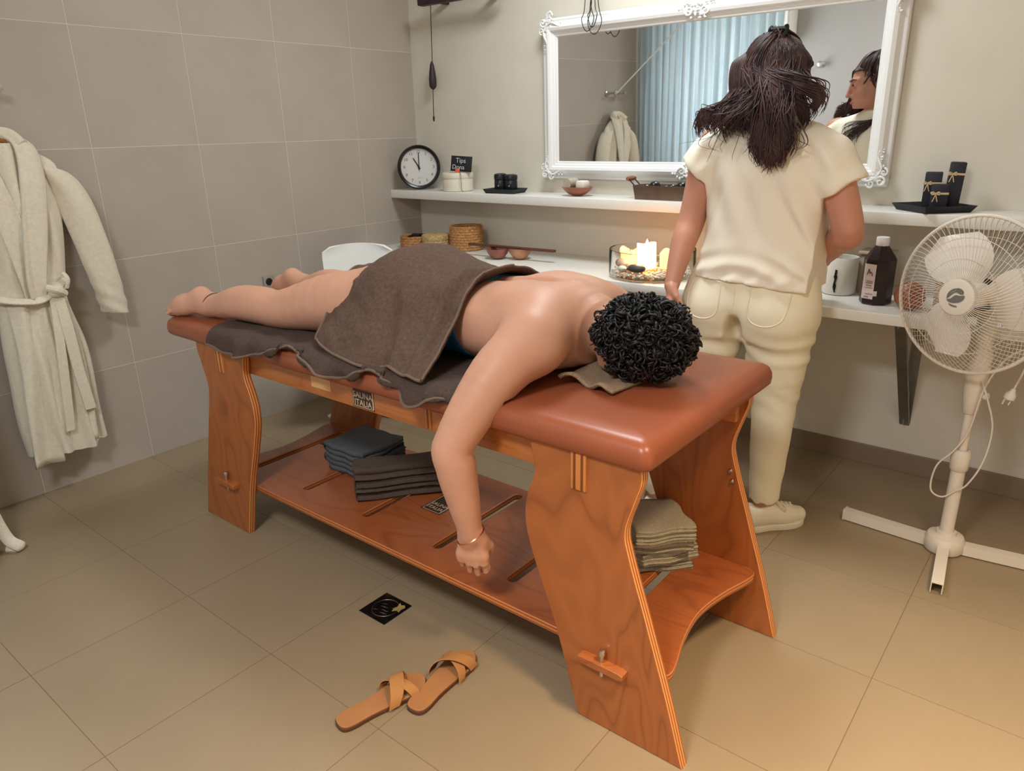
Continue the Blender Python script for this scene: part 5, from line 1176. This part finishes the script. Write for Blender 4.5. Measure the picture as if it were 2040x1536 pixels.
for yy in (RY-.10, RY+.045): part('rosette', MB().lathe([(0,.0005),(.022,.0005),(.024,.004),(.022,.008),(.010,.012),(.007,.03),(.007,.072),(.014,.074),(.014,.086),(0,.088)], (0, yy, 1.572), 24, axis=(1,0,0)), m_metal, t)
part('bar', MB().tube([(.066, RY-.12, 1.572), (.066, RY+.065, 1.572)], .005, 10), m_metal, t)
# curtain beside the robe (mostly outside the frame, seen in the mirror)
cp = crom([(.02, -2.575), (.20, -2.60), (.40, -2.615), (.62, -2.74), (.82, -2.90), (1.00, -3.08)], 46); K = len(cp); nzc = 40; P = np.zeros((nzc, K, 3))
for i in range(nzc):
    z = .012+2.19*i/(nzc-1)
    for k in range(K):
        t0 = np.array(cp[min(k+1, K-1)])-np.array(cp[max(k-1, 0)]); t0 = t0/np.linalg.norm(t0); nn = np.array((t0[1], -t0[0])); s_ = k/(K-1)
        w = .030*math.sin(s_*120+.4*math.sin(z*2.0))+.014*math.sin(s_*213+z*.8); g = 1.0; p = np.array(cp[k])+nn*w; P[i, k] = (p[0], p[1], z)
cu = thing('curtain', 'tall white gathered curtain beside the bathrobe, its foot touching the floor', 'curtain', (.4, -2.62, 0)); part('cloth', sheet(P, .003), m_curtain, cu, sharp=None)
part('rod', MB().tube([(.005, -2.57, 2.215), (.42, -2.61, 2.215), (1.02, -3.09, 2.215)], .011, 10), m_metal, cu)
part('foot_fold', MB().tube(crom([(.36, -2.60, .30), (.385, -2.565, .20), (.395, -2.548, .10), (.410, -2.535, .045), (.435, -2.515, .022), (.415, -2.515, .012), (.39, -2.54, .014)], 7), [.020]*36+[.022]*7, 10, flat=.6), m_robe, cu, 'cream folded foot of the curtain')
solo('tie_cord', MB().tube(crom([(.066, RY+.03, 1.555), (.20, -2.25, 1.72), (.46, -2.58, 2.10)], 10), .005, 6), mat('white cord', (226,222,212), .8), 'white cord strung from the hook bar up to the curtain', 'cord', (.066, RY, 1.55))
# white wall unit seen over the therapist's head in the mirror
t = thing('wall_cabinet', 'white rounded cabinet on the wall opposite the mirror', 'cabinet', (.32, ROOM_Y, 1.95)); part('body', MB().box((.03, ROOM_Y+.002, 1.95), (.62, ROOM_Y+.22, 2.32), bev=.03), m_white, t); part('door', MB().box((.05, ROOM_Y+.2205, 1.97), (.60, ROOM_Y+.235, 2.30), bev=.006), m_white, t)

hk = solo('wall_hook', MB().lathe([(0,.0005),(.026,.0005),(.028,.006),(.012,.012),(.010,.04),(.026,.05),(.03,.065),(.02,.08),(0,.084)], (.875, ROOM_Y, 1.76), 20, axis=(0,1,0)), m_metal, 'single round chrome hook on the wall opposite the mirror', 'hook', (.875, ROOM_Y, 1.76))
# ------------------------------------------------------------------ white chair behind the table
m_chair = mat('white chair plastic', (232,234,230), .4)
cf = Vector((.70, -.714, 0)).normalized(); cs = Vector((.714, .70, 0)).normalized(); c0 = Vector((.305, -.765, 0))
ch = thing('plastic_chair', 'white plastic chair between the table and the counter', 'chair', c0)
P = np.zeros((14, 22, 3))
for i in range(14):
    for j in range(22):
        v, u = i/13, j/21*2-1; z = .50+.358*v; half = .165+.018*v; r = .045
        if v > .88: half -= r*(1-math.sqrt(max(0, 1-((v-.88)/.12)**2)))
        P[i, j] = c0+cs*(u*half)-cf*(.035*(1-u*u)+.05*v-.02)+Vector((0, 0, z-.010*u*u*v))
part('backrest', sheet(P, .012), m_chair, ch)
part('seat', MB().box((-.20, -.02, .43), (.20, .40, .455), bev=.011).xf(basis(c0, cs, cf, (0,0,1))), m_chair, ch)
part('column', MB().lathe([(.03,.43),(.022,.40),(.022,.09),(.03,.06),(0,.06)], c0+cf*.17, 20), m_metal, ch)
for k in range(5): part('foot', MB().tube([c0+cf*.17+Vector((0,0,.075)), c0+cf*.17+Vector((math.cos(k*1.257+.3)*.2, math.sin(k*1.257+.3)*.2, .012))], [.014, .011], 10), m_chair, ch)
for a in (-.14, .14): part('back_post', MB().tube([c0+cs*a+cf*.005+Vector((0,0,.44)), c0+cs*a-cf*.012+Vector((0,0,.56))], .012, 10), m_chair, ch)

# ------------------------------------------------------------------ sandals, floor drain, socket
def bez(pts, n=40): return [tuple(p) for p in crom(pts, 5, True)]
m_insole = mat('tan leather insole', (172,118,74), .5, var=.08, vscale=14); m_strap = mat('tan leather', (188,132,78), .45); m_sole = mat('brown sole', (92,54,38), .6); m_lin = mat('dark lining', (58,38,30), .7)
def sandal(heel, toe, side, label):
    h, t = Vector((*heel, 0)), Vector((*toe, 0)); d_ = (t-h); L = d_.length; d_.normalize(); s_ = Vector((d_.y, -d_.x, 0)); M_ = basis(h, d_, s_, (0, 0, -1)); M_ = basis(h, d_, -s_, (0,0,1))
    o = [(0, 0), (.006, .022), (.03, .030), (.08, .029), (.14, .034), (.19, .043), (.225, .038), (.250, .018), (.252, -.004), (.235, -.028), (.20, -.040), (.15, -.036), (.08, -.030), (.03, -.030), (.006, -.022)]
    o = [(a*L/.252, b*side) for a, b in o]; o = o if side > 0 else o[::-1]
    th = thing('sandal', label, 'sandal', h, 'pair of tan slide sandals')
    b = plate([bez(o)], .010, .001); b.xf(M_ @ Matrix.Translation((0, 0, .0055))); part('outsole', b, m_sole, th)
    hl = plate([bez([p for p in o if p[0] < .09*L/.252]+([(.085, 0)]))], .010, .001) if False else None
    b = plate([bez([(a*.985+.002, c*.97) for a, c in o])], .006, .0015); b.xf(M_ @ Matrix.Translation((0, 0, .0135))); part('insole', b, m_insole, th)
    for (a0, a1, wd, lift) in ((.135, .205, .036, .048), (.200, .150, .030, .042)):
        P = np.zeros((24, 8, 3))
        for i in range(24):
            q = i/23; ang = math.pi*q; xb = (a0+(a1-a0)*q)*L/.252; w_ = .043*math.cos(ang)*-1; z = .010+lift*math.sin(ang)**.85
            for j in range(8):
                P[i, j] = M_ @ Vector((xb+wd*(j/7-.5)*(.85+.3*math.sin(ang)), (w_*side)*(1.02), z-.010*(j/7)*math.sin(ang)))
        m_ = sheet(P[:, ::-1], .0022); part('strap', m_, m_strap, th, 'crossed tan strap')
        P2 = P+np.array((0, 0, -.0026)); part('lining', sheet(P2[1:-1, ::-1], .0012), m_lin, th, 'dark strap lining')
sandal((2.010, -2.352), (2.062, -2.100), 1, 'tan slide sandal nearer the viewer, left of the pair'); sandal((2.122, -2.205), (2.092, -1.950), -1, 'tan slide sandal further from the viewer, right of the pair')
t = thing('floor_drain', 'square black drain cover let into the floor tiles', 'drain cover', (1.745, -1.955, 0))
dx0, dx1, dy0, dy1 = 1.682, 1.797, -2.008, -1.893
part('plate', MB().box((dx0, dy0, .0001), (dx1, dy1, .0022), bev=.0005), mat('gloss black steel', (16,15,15), .12), t)
cxd, cyd = (dx0+dx1)/2, (dy0+dy1)/2
part('ring', MB().tube([(cxd+.042*math.cos(a), cyd+.042*math.sin(a), .0024) for a in np.linspace(0, 2*math.pi, 48, endpoint=False)], .0008, 4, closed=True), mat('dull steel', (110,106,100), .4, metal=.8), t)
g = MB()
for k in range(9):
    a = k*.7; g.tube([(cxd-.028+.05*((k*37) % 10)/10, cyd-.025+.012*(k % 4), .0023), (cxd-.014+.05*((k*37) % 10)/10, cyd-.02+.012*(k % 4), .0023)], .0007, 4)
part('grate_marks', g, mat('grey wear', (78,74,72), .5), t, kind='stuff')
o = [(.018, .045), (.030, .038), (.040, .044), (.050, .036), (.046, .022), (.050, .008), (.038, .012), (.028, .0), (.022, .014), (.026, .026)]
g = plate([[(cxd+a*1.0, cyd+b) for a, b in o]], .0008, 0, 0); g.xf(Matrix.Translation((0, 0, .0026))); part('gold_fleck', g, mat('gold leaf', (206,172,110), .4, metal=.4, var=.3, vscale=120), t, 'worn golden patch', smooth=False)
t = thing('wall_socket', 'small square wall socket low on the tiled wall', 'socket', (.001, -1.097, .69))
part('plate', MB().box((.0005, -1.128, .662), (.008, -1.066, .724), bev=.002), mat('socket plate', (150,142,130), .5), t); part('insert', MB().lathe([(0,.0095),(.016,.0095),(.019,.008)], (0, -1.097, .693), 24, axis=(1,0,0)), m_black, t, 'dark round insert')

# ------------------------------------------------------------------ folded towels on the lower shelf
def folded(c, L, W_, th, layers, rotz, m, label, seed=0, fan=0.0, name='folded_towel', group=None, z0=.2024):
    """one cloth folded to and fro: serpentine section extruded along W_"""
    rr = random.Random(seed); pts = []; h = th*1.12
    for k in range(layers):
        z = h*(k+.5); e = [(-L/2+rr.uniform(-.004, .004)+th, z), (0, z+rr.uniform(-.002, .002)), (L/2-th+rr.uniform(-.004, .004)-fan*k, z+fan*.4*k)]
        if k % 2: e = e[::-1]
        if pts:
            a, b = pts[-1], e[0]; q = 1 if a[0] > 0 else -1; pts.append((max(abs(a[0]), abs(b[0]))*q+q*h*.55, (a[1]+b[1])/2))
        pts += e
    cen = crom(pts, 6); n = len(cen); m_ = 22; top = np.zeros((n, m_, 3))
    for i, p in enumerate(cen):
        for j in range(m_):
            v = j/(m_-1)-.5; top[i, j] = (p[0]+.003*math.sin(v*9+seed), v*W_+.004*math.sin(p[0]*60+seed)*(abs(v) > .4), p[1]+.0025*math.sin(v*7+p[0]*18+seed))
    d = np.gradient(top, axis=0); nn = np.cross(d, np.array((0, 1, 0))); nn /= np.maximum(np.linalg.norm(nn, axis=2, keepdims=True), 1e-9)
    mb = sheet(top+nn*th/2, th); M_ = Matrix.Translation(c) @ Matrix.Rotation(rotz, 4, 'Z'); mb.xf(M_)
    mb.v = [(x, y, max(z, z0+.0004)) for x, y, z in mb.v]
    t = thing(name, label, 'towel', c, group); part('cloth', mb, m, t, sharp=None)
    return t
m_umb = m_dkbrown
folded((1.235, -1.570, .2024), .235, .20, .019, 5, .0, m_slate, 'slate grey towel folded flat on the lower shelf, behind the umber one', 2)
folded((1.492, -1.640, .2024), .125, .30, .021, 5, -.695, m_dkbrown, 'dark umber towel folded on the lower shelf, in front of the grey one', 5)
zb = .2024
for k, (th, ly, rz, lb) in enumerate(((.0085, 3, .55, 'beige face cloth at the bottom of the small pile'), (.009, 4, .75, 'beige face cloth second from the bottom of the small pile'), (.0085, 4, .5, 'beige face cloth third from the bottom of the small pile'), (.0085, 4, .62, 'beige face cloth on top of the small pile'))):
    folded((2.395+.006*k, -1.468-.012*k, zb), .20, .17, th, ly, rz-1.35, m_beige, lb, 20+k, fan=.002, name='face_cloth', group='beige face cloths piled on the lower shelf', z0=zb); zb += th*1.12*ly+.001

# ------------------------------------------------------------------ hanging bits by the ceiling
m_dk = mat('dark stained wood', (48,34,40), .5)
t = thing('wall_bar', 'dark wooden bar fixed high on the cream wall in the corner', 'bar', (.45, -.06, 2.03)); part('bar', MB().box((.20, -.13, 2.012), (.75, -.085, 2.05), bev=.006), m_dk, t)
for x in (.3, .65): part('mount', MB().box((x-.012, -.09, 2.02), (x+.012, -.0006, 2.045), bev=.002), m_dk, t)
t = thing('pull_cord', 'dark pull cord with a bundled tassel hanging by the corner', 'cord', (.205, -.05, 2.0))
part('cord', MB().tube([(.222, -.05, ROOM_Z-.001), (.222, -.05, 2.06), (.210, -.05, 1.72), (.200, -.05, 1.465)], .0022, 6), m_black, t)
part('tassel', MB().lathe([(.003,.075),(.010,.06),(.017,.02),(.021,-.02),(.020,-.05),(.014,-.062),(.006,-.068),(0,-.07)], (.207, -.05, 1.675), 14), m_dk, t, 'dark wound bundle'); part('cord_end', MB().lathe([(0,.0),(.004,.004),(.0055,.02),(.003,.03)], (.200, -.05, 1.44), 8), m_black, t)
t = thing('hanging_cable', 'thin dark cable hanging in loops before the mirror', 'cable', (1.283, -.115, ROOM_Z))
mb = MB(); cx0, cy0, cz0 = 1.283, -.115, 1.79
for k, (w, lo, dx) in enumerate(((.030, .015, -.025), (.034, .0, .012), (.022, .03, .0))):
    mb.tube(crom([(cx0+dx-.004, cy0, 2.05), (cx0+dx-w*.6, cy0, cz0+.10), (cx0+dx-w, cy0-.004, cz0+lo+.045), (cx0+dx-w*.4, cy0-.004, cz0+lo), (cx0+dx+w*.4, cy0, cz0+lo), (cx0+dx+w, cy0+.004, cz0+lo+.045), (cx0+dx+w*.5, cy0+.004, cz0+.11), (cx0+dx+.006, cy0, 2.05)], 8), .0019, 6)
mb.tube([(cx0, cy0, 2.04), (cx0, cy0, ROOM_Z-.001)], .003, 6)
part('loops', mb, m_black, t)
